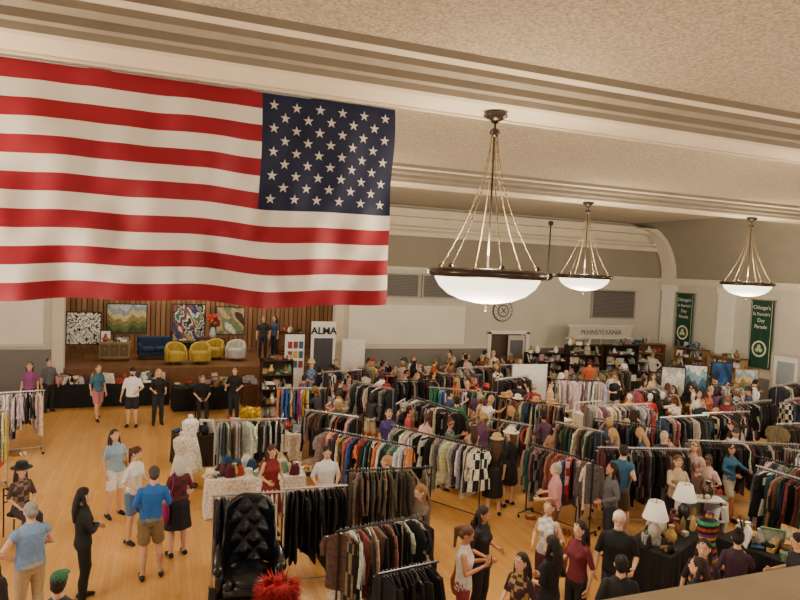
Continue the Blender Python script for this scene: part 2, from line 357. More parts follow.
# ------------------------------------------------------------------ goods
GC=['#8a6a40','#d8d0c0','#3a2a20','#a03a30','#2a4a6a','#c8a860','#1a1a1c','#6a8a6a','#e8e4dc','#7a4a30','#b8b8b8','#f0ece0','#5a2a3a']
def goods(mb,x0,x1,y0,y1,z,dens,kinds=('box','vase','frame','book','bag','shoe'),g=1):
    n=int((x1-x0)*(y1-y0)*dens)
    for _ in range(n):
        k=rnd.choice(kinds); x=rnd.uniform(x0+.08,x1-.08); y=rnd.uniform(y0+.08,y1-.08); R=rotz(rnd.uniform(0,6.28))
        c=hexc(rnd.choice(GC))
        if k=='box':
            s=rnd.uniform(.05,.13); box(mb,(-s,-s*.7,0),(s,s*.7,s),c,0,R,(x,y,z)); box(mb,(-s*1.04,-s*.74,s),(s*1.04,s*.74,s*1.2),tuple(q*.8 for q in c),0,R,(x,y,z))
        elif k=='vase':
            h=rnd.uniform(.12,.32); lathe(mb,[(h*.2,0),(h*.32,h*.3),(h*.3,h*.5),(h*.12,h*.8),(h*.18,h)],(x,y,z),10,c,g)
        elif k=='frame':
            w=rnd.uniform(.1,.2);h=rnd.uniform(.15,.3); T=R@np.array([[1,0,0],[0,.96,.28],[0,-.28,.96]])
            box(mb,(-w,-.012,0),(w,.012,h*1.3),c,0,T,(x,y,z)); box(mb,(-w*.8,-.016,h*.15),(w*.8,.016,h*1.15),tuple(min(1,q*.5+.3) for q in c),0,T,(x,y,z))
        elif k=='book':
            for j in range(rnd.randint(1,4)): box(mb,(-.1,-.07,j*.03),(.1,.07,j*.03+.028),hexc(rnd.choice(['#8a2a2a','#2a4a3a','#d8d0b8','#28304a'])),0,rotz(rnd.uniform(0,6)),(x,y,z))
        elif k=='bag':
            s=rnd.uniform(.09,.14); tube(mb,[(x,y,z+.03),(x,y,z+s*1.3)],[s,s*.8],10,c,g,True,flat=.45,ref=(1,0,0)); a=[(x+s*.6*math.cos(t),y,z+s*1.4+s*.9*math.sin(t)) for t in np.linspace(0,math.pi,7)]; tube(mb,a,.008,5,c,g)
        elif k=='shoe':
            for s in (-.05,.05):
                p=R@np.array([s,0,0])+np.array([x,y,z]); d=R@np.array([0,1,0]); tube(mb,[p+np.array([0,0,.035])-d*.08,p+np.array([0,0,.035]),p+d*.09+np.array([0,0,.025])],[.032,.03,.026],8,c,g,True)
        elif k=='hat':
            lathe(mb,[(.16,0),(.16,.012),(.09,.02),(.085,.1),(.04,.12)],(x,y,z),14,c,0)
# ------------------------------------------------------------------ clothing racks
PAL={
'bright':['#d8b020','#c8342a','#1f7a4a','#2a5fa8','#e3d9c8','#7a2a6a','#e07a2a','#222222','#3a9a8a'],
'dark':['#15151a','#1c1c22','#2a2226','#0f1014','#30303a','#3a1f24','#1a2030','#45403c','#6a3030','#8a8478'],
'black':['#0d0d10','#131318','#1a1a1e','#101014'],
'pastel':['#e8dcd8','#d9c0c8','#c8d8d0','#efe6d0','#d0a8b0','#b8c8dc','#f0ece4','#e0b090','#8a6a78'],
'white':['#efece4','#e2ddd2','#d8d4cc','#b8b4ac','#c9b9a0','#8a8478','#3a3a40','#a0a4a8'],
'earth':['#4a4632','#5a4630','#6b5a3c','#38392c','#2c2620','#7a6446','#3f4a3a','#8a7458'],
'mixed':['#23232a','#7a1f2a','#d8d2c4','#2b4a78','#44543a','#a06a3a','#101014','#884a6a','#c4b290','#35353d','#1d5a5a','#b8352e'],
'maroon':['#4a1018','#2a0c12','#141218','#5a1a22','#1a1a20','#2c2a30','#7a2430','#8a8890'],
'prints':['#5a3a2a','#b8a888','#20242a','#7a6a4a','#a84a3a','#d0c8b0','#3a4a5a','#151515'],
}
NEU=[hexc(q) for q in ['#101013','#18181c','#2a2a30','#5a5854','#8a8680','#c8c2b6','#e0dcd2','#3a3230','#20242e','#141418']]
SEGS=[]
def garment(mb,c,a,w,L,col,col2,zr,hw,loose):
    n=12; t=np.linspace(0,2*math.pi,n,endpoint=False)
    z=np.array([.05,.075,.12,.25,.45,.7,1.0])
    z[3:]=.25+(L-.25)*np.array([.0,.3,.65,1.0])
    W=np.array([.05,.12,.2,.205,.2,.215,.23])*hw/.2; W[-2:]*=loose
    Tt=np.array([.012,.016,.02,.024,.026,.028,.03])
    RR=[]; ph=rnd.random()*6; sh=rnd.uniform(-.04,.04)
    for i in range(7):
        fold=1+(.4*np.sin(3*t+ph+i*.2)+.25*np.sin(5*t+ph*2))*(.2+i/8)
        RR.append(np.array([c[0],c[1],zr-z[i]])+np.outer(np.cos(t)*W[i]+sh*i/6,w)+np.outer(np.sin(t)*Tt[i]*fold,a))
    pr=rnd.random()
    if pr<.2: cf=lambda i,j: col if (i+j)%2 else col2
    elif pr<.3: cf=lambda i,j: col if i%2 else col2
    else: cf=None
    rings(mb,RR,col,0,True,cf)
    sl=rnd.choice([0,.25,.5,.55,.55])
    if sl and L<1.05:
        for s in (-1,1):
            p0=np.array([c[0],c[1],zr-.12])+w*s*hw*.93
            p1=p0+w*s*.05+np.array([0,0,-sl*.5]); p2=p0+w*s*.035+np.array([0,0,-sl])+a*rnd.uniform(-.04,.04)
            tube(mb,[p0,p1,p2],[.035,.045,.04],6,col,0,flat=.6,ref=w)
    tube(mb,[(c[0],c[1],zr-.06),(c[0],c[1],zr-.005),tuple(np.array([c[0],c[1],zr+.03])+w*.018),tuple(np.array([c[0],c[1],zr+.015])+w*.035)],.004,4,(.6,.6,.6),1)
    tube(mb,[tuple(np.array([c[0],c[1],zr-.115])-w*hw*.9),(c[0],c[1],zr-.05),tuple(np.array([c[0],c[1],zr-.115])+w*hw*.9)],.006,4,(.5,.35,.2),1)
def rack(p0,p1,pal,h=1.62,L=(.7,1.15),fill=1.0,sp=.05,top=None,name='clothing_rack'):
    p0=np.array(p0,float);p1=np.array(p1,float)
    if p0[1]>11.5 and p0[0]>4:
        c=(p0+p1)/2; R2=rotz(rnd.uniform(-.24,.24))[:2,:2]; p0=c+R2@(p0-c); p1=c+R2@(p1-c)
    SEGS.append((tuple(p0),tuple(p1)))
    d=p1-p0; ln=float(np.hypot(*d)); a=np.array([d[0]/ln,d[1]/ln,0])
    cx,cy=(p0+p1)/2; h=h+rnd.uniform(-.14,.08)
    ax=np.array([1.,0,0]); w=np.array([0,1.,0]); mb=MB()
    met=(.55,.55,.56) if rnd.random()<.6 else (.06,.06,.06)
    hl=ln/2
    tube(mb,[(-hl-.04,0,h),(hl+.04,0,h)],.016,8,met,1)
    for s in (-1,1):
        tube(mb,[(s*hl,0,h),(s*hl,0,.1)],.015,8,met,1); tube(mb,[(s*hl,-.25,.1),(s*hl,.25,.1)],.015,8,met,1)
        for q in (-.24,.24):
            sphere(mb,(s*hl,q,.04),(.035,.015,.038),(.03,.03,.03),1,8,5); tube(mb,[(s*hl,q,.06),(s*hl,q,.1)],.01,5,met,1)
    tube(mb,[(-hl,0,.14),(hl,0,.14)],.012,8,met,1)
    P=[hexc(x) for x in PAL[pal]]
    nf=0 if pal in('black','earth','prints') else (.2 if pal in ('bright','pastel','white') else .45)
    sat=.85 if pal=='bright' else .72
    x=-hl+.05; run=0;cc=None;LL=1
    while x<hl-.04:
        if rnd.random()>fill or rnd.random()<.03: x+=sp*2; continue
        if run<=0: cc=rnd.choice(NEU) if rnd.random()<nf else rnd.choice(P); LL=rnd.uniform(*L); run=rnd.choice([1,1,1,1,1,2])
        run-=1
        g=sum(cc)/3
        col=tuple(min(1,max(0,(g+(k-g)*sat)*rnd.uniform(.8,1.15))) for k in cc); c2=rnd.choice(P+NEU[:6])
        yw=rnd.gauss(0,.25); R=rotz(yw)
        garment(mb,(x,0),R@ax,R@w,LL+rnd.uniform(-.08,.08),col,c2,h,rnd.uniform(.17,.24),rnd.uniform(.85,1.4))
        x+=sp*rnd.uniform(.7,1.35)
    if top:
        for k in range(int(ln/.4)):
            q=-hl+.2+k*.4+rnd.uniform(-.05,.05); hc=hexc(rnd.choice(['#c9a878','#e8e0d0','#30241c','#8a2a2a','#b89060']))
            lathe(mb,[(.14,.02),(.145,.03),(.09,.035),(.085,.12),(.05,.14)],(q,0,h+.0),14,hc,0)
    if rnd.random()<.5: goods(mb,-hl+.1,hl-.1,-.24,.24,0,9,('shoe','box','shoe'),0)
    return mb.obj(name,[MFAB,MMET],(cx,cy,0),math.atan2(a[1],a[0]))
RK=[
((-4.6,17.1),(-2.75,17.5),'pastel',{}),((-4.5,14.6),(-3.0,15.0),'bright',{'L':(.9,1.2)}),((-4.9,15.9),(-3.4,16.1),'mixed',{}),
((.75,9.35),(1.75,9.3),'mixed',{}),((1.8,9.3),(2.7,9.25),'black',{'L':(.9,1.2)}),((2.85,9.6),(4.25,9.45),'earth',{}),
((2.15,7.55),(3.4,7.75),'prints',{'L':(.8,1.1),'h':1.68}),((2.45,6.75),(3.2,6.85),'black',{'h':1.42}),
((3.1,12.3),(4.45,10.75),'bright',{}),((1.1,14.0),(2.6,13.9),'white',{}),
((4.95,12.9),(5.75,10.75),'white',{'L':(.8,1.2)}),((5.9,14.9),(6.7,13.2),'dark',{}),((7.15,13.2),(8.0,12.3),'mixed',{}),
((7.1,10.95),(7.65,9.6),'mixed',{}),((8.2,10.15),(10.0,9.65),'maroon',{'L':(.9,1.2)}),
((10.9,10.5),(13.2,9.7),'dark',{}),((11.3,9.2),(11.7,7.7),'mixed',{}),((10.3,8.3),(10.5,6.7),'mixed',{'L':(.9,1.2)}),
((10.6,13.5),(12.6,13.8),'pastel',{}),((6.7,17.9),(8.2,18.0),'dark',{}),((8.4,18.2),(9.8,18.3),'mixed',{}),
((7.3,16.6),(8.9,15.6),'bright',{}),((8.4,14.6),(9.5,13.2),'mixed',{'top':1}),((11.4,11.8),(12.9,12.0),'mixed',{}),((13.1,12.1),(14.6,12.3),'maroon',{}),
((15.6,13.4),(17.2,13.6),'dark',{}),((17.4,13.4),(19,13.7),'mixed',{}),((6.1,20.3),(7.6,20.9),'bright',{}),((12,17.4),(13.5,16.6),'pastel',{}),
((9.6,17.0),(11.2,17.3),'dark',{}),((9.5,12.0),(10.6,11.0),'mixed',{}),((14.3,11.1),(16.4,10.9),'earth',{}),((13.4,15.2),(14.9,15.5),'mixed',{}),
((5.0,17.0),(6.0,15.9),'dark',{}),((13.2,8.6),(15.2,8.3),'dark',{}),((9.6,19.6),(11.3,19.8),'mixed',{}),((14.6,18.6),(16.4,18.7),'earth',{}),((4.6,18.6),(5.9,18.9),'dark',{}),
((12.8,7.6),(13.2,6.4),'mixed',{}),((17,15.7),(18.6,15.3),'white',{}),
((3.2,14.5),(4.2,13.6),'mixed',{}),((3.0,17.3),(4.3,17.1),'bright',{}),((11.6,20.0),(13.2,20.1),'dark',{}),
((19.2,15.2),(20.8,15.3),'dark',{}),((19.4,12.6),(20.9,12.7),'bright',{}),
((8.2,11.7),(8.9,10.9),'mixed',{}),((8.85,6.35),(9.5,5.4),'mixed',{}),((10.6,6.2),(12.0,5.9),'dark',{}),((11.9,9.0),(12.6,7.9),'dark',{}),((16.0,9.9),(18.0,9.7),'mixed',{}),
]
for p0,p1,pal,kw in RK: rack(p0,p1,pal,**kw)
print('racks',time.time()-T0)
# ------------------------------------------------------------------ people
SKIN=[hexc('#d9a98a'),hexc('#c08462'),hexc('#e0b094'),hexc('#7a4c32')]
SC2=bpy.data.collections.new('tmpc'); SC.collection.children.link(SC2)
def person(name,x,y,face,sex='f',h=1.68,top='#333333',bot='#22242c',kind='pants',hair='#2a1c14',style='long',skin=0,arms=('down','down'),lean=0,hyaw=0,hpitch=0,hat=None,hatc='#d8c8a0',bag=None,sleeve=.5,z=0,vox=.02,legs='stand',sit=None,pattern=None,glasses=False,shoe='#1a1a1c',beard=False,mannequin=False,sway=0,build=1.0):
    S=SKIN[skin]; TC=hexc(top); BC=hexc(bot); HC=hexc(hair); SHO=hexc(shoe)
    if mannequin: S=hexc('#d8d4cc')
    m=sex=='m'; sw=(.19 if m else .165)*(.6+.4*build); hw=(.155 if m else .165)*build; ww=(.145 if m else .125)*build
    mb=MB(); fine=vox<.018
    drop=0
    if sit: drop=.90-sit-.06
    J=lambda a:rnd.uniform(-a,a)
    def up(p):
        p=np.array(p,float); k=p[2]-.92
        if k>0: p=p+np.array([math.sin(sway)*k,math.sin(lean)*k,-(1-math.cos(lean))*k])
        p[0]-=sway*.35
        p[2]-=drop
        return p
    for s in (-1,1):
        hip=np.array([s*.085-sway*.35,0,.90-drop])
        if sit: kn=np.array([s*.11,.43,sit+.02]); an=np.array([s*.11,.46,.09])
        elif legs=='stride':
            kn=np.array([s*.095,.10*s+.05,.49]); an=np.array([s*.09,.24*s-.05,.09 if s>0 else .12])
        else:
            rel=1 if s*sway>0 else 0
            kn=np.array([s*(.10+.02*rel),.02+.06*rel,.49]); an=np.array([s*(.11+.03*rel),-.02+.05*rel,.09])
        q=lambda a,b,t:a*(1-t)+b*t
        calf=q(kn,an,.35)+np.array([0,-.015,0])
        pts=[hip,q(hip,kn,.35),q(hip,kn,.7),kn,calf,q(kn,an,.7),an]
        rr=[.09,.085,.068,.056,.056,.044,.036]; cl=[S]*7
        if kind=='pants': rr=[.098,.093,.08,.07,.07,.062,.058]; cl=[BC]*7
        elif kind=='shorts':
            pts=[hip,q(hip,kn,.4),q(hip,kn,.86),q(hip,kn,.88),kn,calf,q(kn,an,.7),an]; rr=[.10,.097,.092,.06,.056,.056,.044,.036]; cl=[BC,BC,BC,S,S,S,S,S]
        tube(mb,pts,rr,10,cl,0,True)
        f=an+np.array([s*.01,0,0])
        tube(mb,[(f[0],f[1]-.05,f[2]-.045),(f[0]+s*.005,f[1]+.05,f[2]-.045),(f[0]+s*.015,f[1]+.15,f[2]-.06)],[.042,.045,.032],10,SHO,0,True)
        tube(mb,[an,f+np.array([0,0,-.05])],[.04,.045],8,SHO if kind=='pants' else S,0,True)
    t=np.linspace(0,2*math.pi,16,endpoint=False)
    def sec(zz,rx,ry,yo=0,xo=0):
        c=up((xo,yo,zz)); return c+np.stack([np.cos(t)*rx,np.sin(t)*ry*(.5+.5*build),np.zeros(16)],1)
    bc=BC if kind!='dress' else TC
    rings(mb,[sec(.80,.09,.07),sec(.84,hw*.92,.105),sec(.92,hw,.118,-.01),sec(1.0,hw*.93,.108)],bc)
    hem=.90 if kind in('pants','shorts') else 1.0
    tor=[sec(hem,hw*1.06,.125,-.005),sec(hem+.02,hw*1.05,.122),sec(1.06,ww*1.08,.105),sec(1.16,(ww+sw*.85)/2*1.02,.112),sec(1.27,sw*.92,.122 if not m else .12,.008),sec(1.34,sw*.93,.108),sec(1.39,sw*.82,.088),sec(1.43,sw*.56,.072),sec(1.465,.07,.06)]
    if pattern: P2=hexc(pattern); cf=lambda i,j: P2 if (i+(j//2))%2==0 else TC
    else: cf=None
    rings(mb,tor,TC,0,True,cf)
    if not m and not mannequin:
        for s in (-1,1): sphere(mb,up((s*.07,.078,1.26)),(.068,.052,.065),TC,0,10,6)
    if kind in('skirt','dress'):
        hz=.50 if kind=='skirt' else .42
        RR=[]
        for k,(zz,rx) in enumerate([(1.04,ww*1.05),(.92,hw*1.08),(.75,hw*1.18),(.6,hw*1.3),(hz,hw*1.4)]):
            fo=1+.05*k/4*np.sin(7*t)
            RR.append(np.array([-sway*.35,0,zz])+np.stack([np.cos(t)*rx*fo,np.sin(t)*rx*.8*fo,0*t],1))
        rings(mb,RR,bc,0,True,(lambda i,j: hexc(pattern) if (i+(j//2))%2==0 else TC) if (pattern and kind=='dress') else None)
    tube(mb,[up((0,-.01,1.42)),up((0,.0,1.54))],[.06,.052] if m else [.05,.045],10,S,0)
    hc=up((0,.015,1.60)); Rh=np.array((Matrix.Rotation(hyaw,3,'Z')@Matrix.Rotation(hpitch,3,'X')))
    def hd(p): return hc+Rh@np.array(p,float)
    def hsphere(c,r,col,n=12,mm=8,pre=None):
        q=MB(); sphere(q,c,r,col,0,n,mm); V=q.v[0]@Rh.T+hc; (pre or mb).add(V,q.f,col)
    hsphere((0,-.005,.025),(.074,.092,.09),S); hsphere((0,.022,-.045),(.057,.066,.068),S); hsphere((0,.038,-.085),(.032,.038,.03),S)
    hsphere((0,.096,-.012),(.012,.018,.022),S,8,6)
    for s in (-1,1): hsphere((s*.075,-.005,-.005),(.012,.02,.032),S,8,6)
    if style!='bald':
        hsphere((0,-.022,.045),(.084,.095,.084),HC); hsphere((0,-.045,-.01),(.077,.068,.075),HC)
        if m and beard: hsphere((0,.05,-.08),(.05,.045,.04),HC)
    else: hsphere((0,-.05,-.02),(.07,.057,.05),HC)
    if style=='long':
        tube(mb,[up((0,-.075,1.60)),up((0,-.10,1.50)),up((0,-.115,1.38)),up((0,-.12,1.27))],[.083,.095,.095,.055],12,HC,0,True,flat=.45,ref=(1,0,0))
        for s in (-1,1): tube(mb,[up((s*.074,-.02,1.63)),up((s*.082,0,1.52)),up((s*.085,.02,1.41))],[.028,.032,.022],8,HC,0,True)
    if style=='bun': hsphere((0,-.10,.10),(.05,.05,.045),HC)
    if style=='pony': tube(mb,[hd((0,-.10,.05)),hd((0,-.16,.0)),up((0,-.14,1.42))],[.03,.035,.02],8,HC,0,True)
    if style=='bob': tube(mb,[up((0,-.06,1.62)),up((0,-.07,1.50))],[.10,.095],12,HC,0,True,flat=.75,ref=(1,0,0))
    if hat=='cap':
        hsphere((0,-.01,.062),(.09,.102,.075),hexc(hatc)); q=MB(); lathe(q,[(.075,0),(.08,.008),(.07,.014)],(0,.11,.055),14,hexc(hatc),0); mb.add(q.v[0]@Rh.T+hc,q.f,hexc(hatc))
    if hat in('sun','fedora'):
        R=.19 if hat=='sun' else .155; q=MB(); lathe(q,[(R,.045),(R,.06),(.105,.075),(.10,.13),(.085,.165),(.04,.175)],(0,-.01,.01),20,hexc(hatc))
        mb.add(q.v[0]@Rh.T+hc,q.f,[hexc(hatc)]*len(q.f))
    post=MB()
    AR={'down':((.05,-.02,1.13),(.06,.06,.88)),'bent':((.06,-.03,1.14),(.0,.22,1.08)),'reach':((.03,.16,1.20),(-.02,.40,1.20)),'hip':((.16,-.05,1.16),(-.01,.05,1.02)),
        'phone':((.05,.05,1.14),(-.10,.27,1.24)),'high':((.06,.2,1.34),(-.03,.38,1.45)),'cross':((.05,.06,1.13),(-.17,.2,1.14)),'lap':((.05,.05,1.14),(-.08,.27,1.0))}
    for s,ar in zip((-1,1),arms):
        e,w=AR[ar]; e=(e[0]+J(.015),e[1]+J(.03),e[2]); w=(w[0]+J(.03),w[1]+J(.04),w[2]+J(.03))
        sh=up((s*(sw-.03),-.005,1.365)); el=up((s*(sw+e[0]),e[1],e[2])); wr=up((s*(sw+w[0]),w[1],w[2]))
        q=lambda a,b,t:a*(1-t)+b*t
        P7=[sh,q(sh,el,.3),q(sh,el,.66),el,q(el,wr,.3),q(el,wr,.7),wr]
        base=[.048,.045,.040,.036,.037,.029,.024] if m else [.041,.038,.034,.030,.031,.025,.021]
        pts=[];cols=[];rr=[]; on=lambda k: sleeve>0 and (k/6)<=sleeve+1e-6
        for k in range(7):
            pts.append(P7[k]); rr.append(base[k]+(.011 if on(k) else 0)); cols.append(TC if on(k) else S)
            if on(k) and k<6 and not on(k+1): pts.append(q(P7[k],P7[k+1],.08)); rr.append(base[k]); cols.append(S)
        tube(mb,pts,rr,10,cols,0,True)
        d=wr-el; d/=np.linalg.norm(d); lat=np.array([0,1.,0]) if abs(d[1])<.6 else np.array([0,0,1.]); lat=lat-d*lat.dot(d); lat/=np.linalg.norm(lat)
        nn=np.cross(d,lat)*(s)
        if nn[0]*s>0: nn=-nn
        pl=wr+d*.085
        tube(post,[wr-d*.01,wr+d*.03,pl],[.023,.036,.037],8,S,0,True,flat=.42,ref=lat)
        for k in range(4):
            b0=pl+lat*(.027-.018*k)-d*.01; L=(.068,.076,.07,.055)[k]
            b1=b0+d*L*.5+nn*.012; b2=b1+(d*.6+nn*.8)*L*.5
            tube(post,[b0,b1,b2],[.0095,.009,.007],6 if fine else 5,S,0,fine)
        b0=wr+d*.025+lat*.03; b1=b0+d*.03+lat*.025+nn*.008; b2=b1+d*.03+lat*.006+nn*.012
        tube(post,[b0,b1,b2],[.012,.011,.008],6,S,0,fine)
        if ar=='phone' and s==1:
            c=wr+d*.09; box(post,(c[0]-.04,c[1]-.006,c[2]-.05),(c[0]+.04,c[1]+.006,c[2]+.09),(.02,.02,.025))
    if not mannequin:
        for s in (-1,1):
            hsphere((s*.029,.081,.01),(.013,.008,.008),(.8,.8,.78),8,5,post); hsphere((s*.029,.087,.01),(.006,.005,.006),(.03,.02,.015),6,4,post)
            hsphere((s*.03,.083,.03),(.019,.006,.004),tuple(k*.6 for k in HC),6,4,post)
        hsphere((0,.083,-.055),(.022,.01,.006),hexc('#a0504a'),8,5,post)
        if glasses:
            for s in (-1,1):
                c=[hd((s*.032+.02*math.cos(a),.099,.01+.016*math.sin(a))) for a in np.linspace(0,6.283,11)]; tube(post,c,.0025,5,(.02,.02,.02))
                tube(post,[hd((s*.052,.099,.012)),hd((s*.083,0,.01))],.0025,5,(.02,.02,.02))
            tube(post,[hd((-.012,.1,.012)),hd((.012,.1,.012))],.0025,5,(.02,.02,.02))
    if bag:
        B=hexc(bag); c=np.array([-(sw+.07),-.04,.86-drop])
        tube(post,[c+np.array([0,0,-.12]),c+np.array([0,0,0]),c+np.array([0,0,.08])],[.14,.15,.12],12,B,0,True,flat=.4,ref=(0,1,0))
        tube(post,[c+np.array([0,.1,.08]),up((-(sw-.04),.08,1.3)),up((-(sw-.06),0,1.44)),up((-(sw-.04),-.10,1.3)),c+np.array([0,-.1,.08])],.01,5,B)
    me=mb.mesh('tmp'); V=np.concatenate(mb.v)
    tmp=bpy.data.objects.new('tmp',me); SC2.objects.link(tmp)
    rm=tmp.modifiers.new('r','REMESH'); rm.mode='VOXEL'; rm.voxel_size=vox; rm.adaptivity=0
    sm=tmp.modifiers.new('s','SMOOTH'); sm.factor=.5; sm.iterations=3 if fine else 1
    bpy.context.view_layer.update(); dg=bpy.context.evaluated_depsgraph_get()
    nm=bpy.data.meshes.new_from_object(tmp.evaluated_get(dg))
    bpy.data.objects.remove(tmp)
    bvh=BVHTree.FromPolygons(V.tolist(),mb.f)
    nv=len(nm.vertices); co=np.zeros(nv*3); nm.vertices.foreach_get('co',co); co=co.reshape(-1,3)
    F=[tuple(p.vertices) for p in nm.polygons]
    cen=np.zeros(len(F)*3); nm.polygons.foreach_get('center',cen); cen=cen.reshape(-1,3)
    C=[]
    for c in cen:
        r=bvh.find_nearest(c); C.append(mb.c[r[2]] if r[2] is not None else S)
    out=MB(); out.add(co,F,C)
    if post.v: out.add(np.concatenate(post.v),post.f,post.c)
    sc=h/1.72; out.v=[v*sc for v in out.v]
    bpy.data.meshes.remove(nm); bpy.data.meshes.remove(me)
    return out.obj(name,[MSKIN],(x,y,z),math.radians(face)-math.pi/2,smooth=True)
N=.012
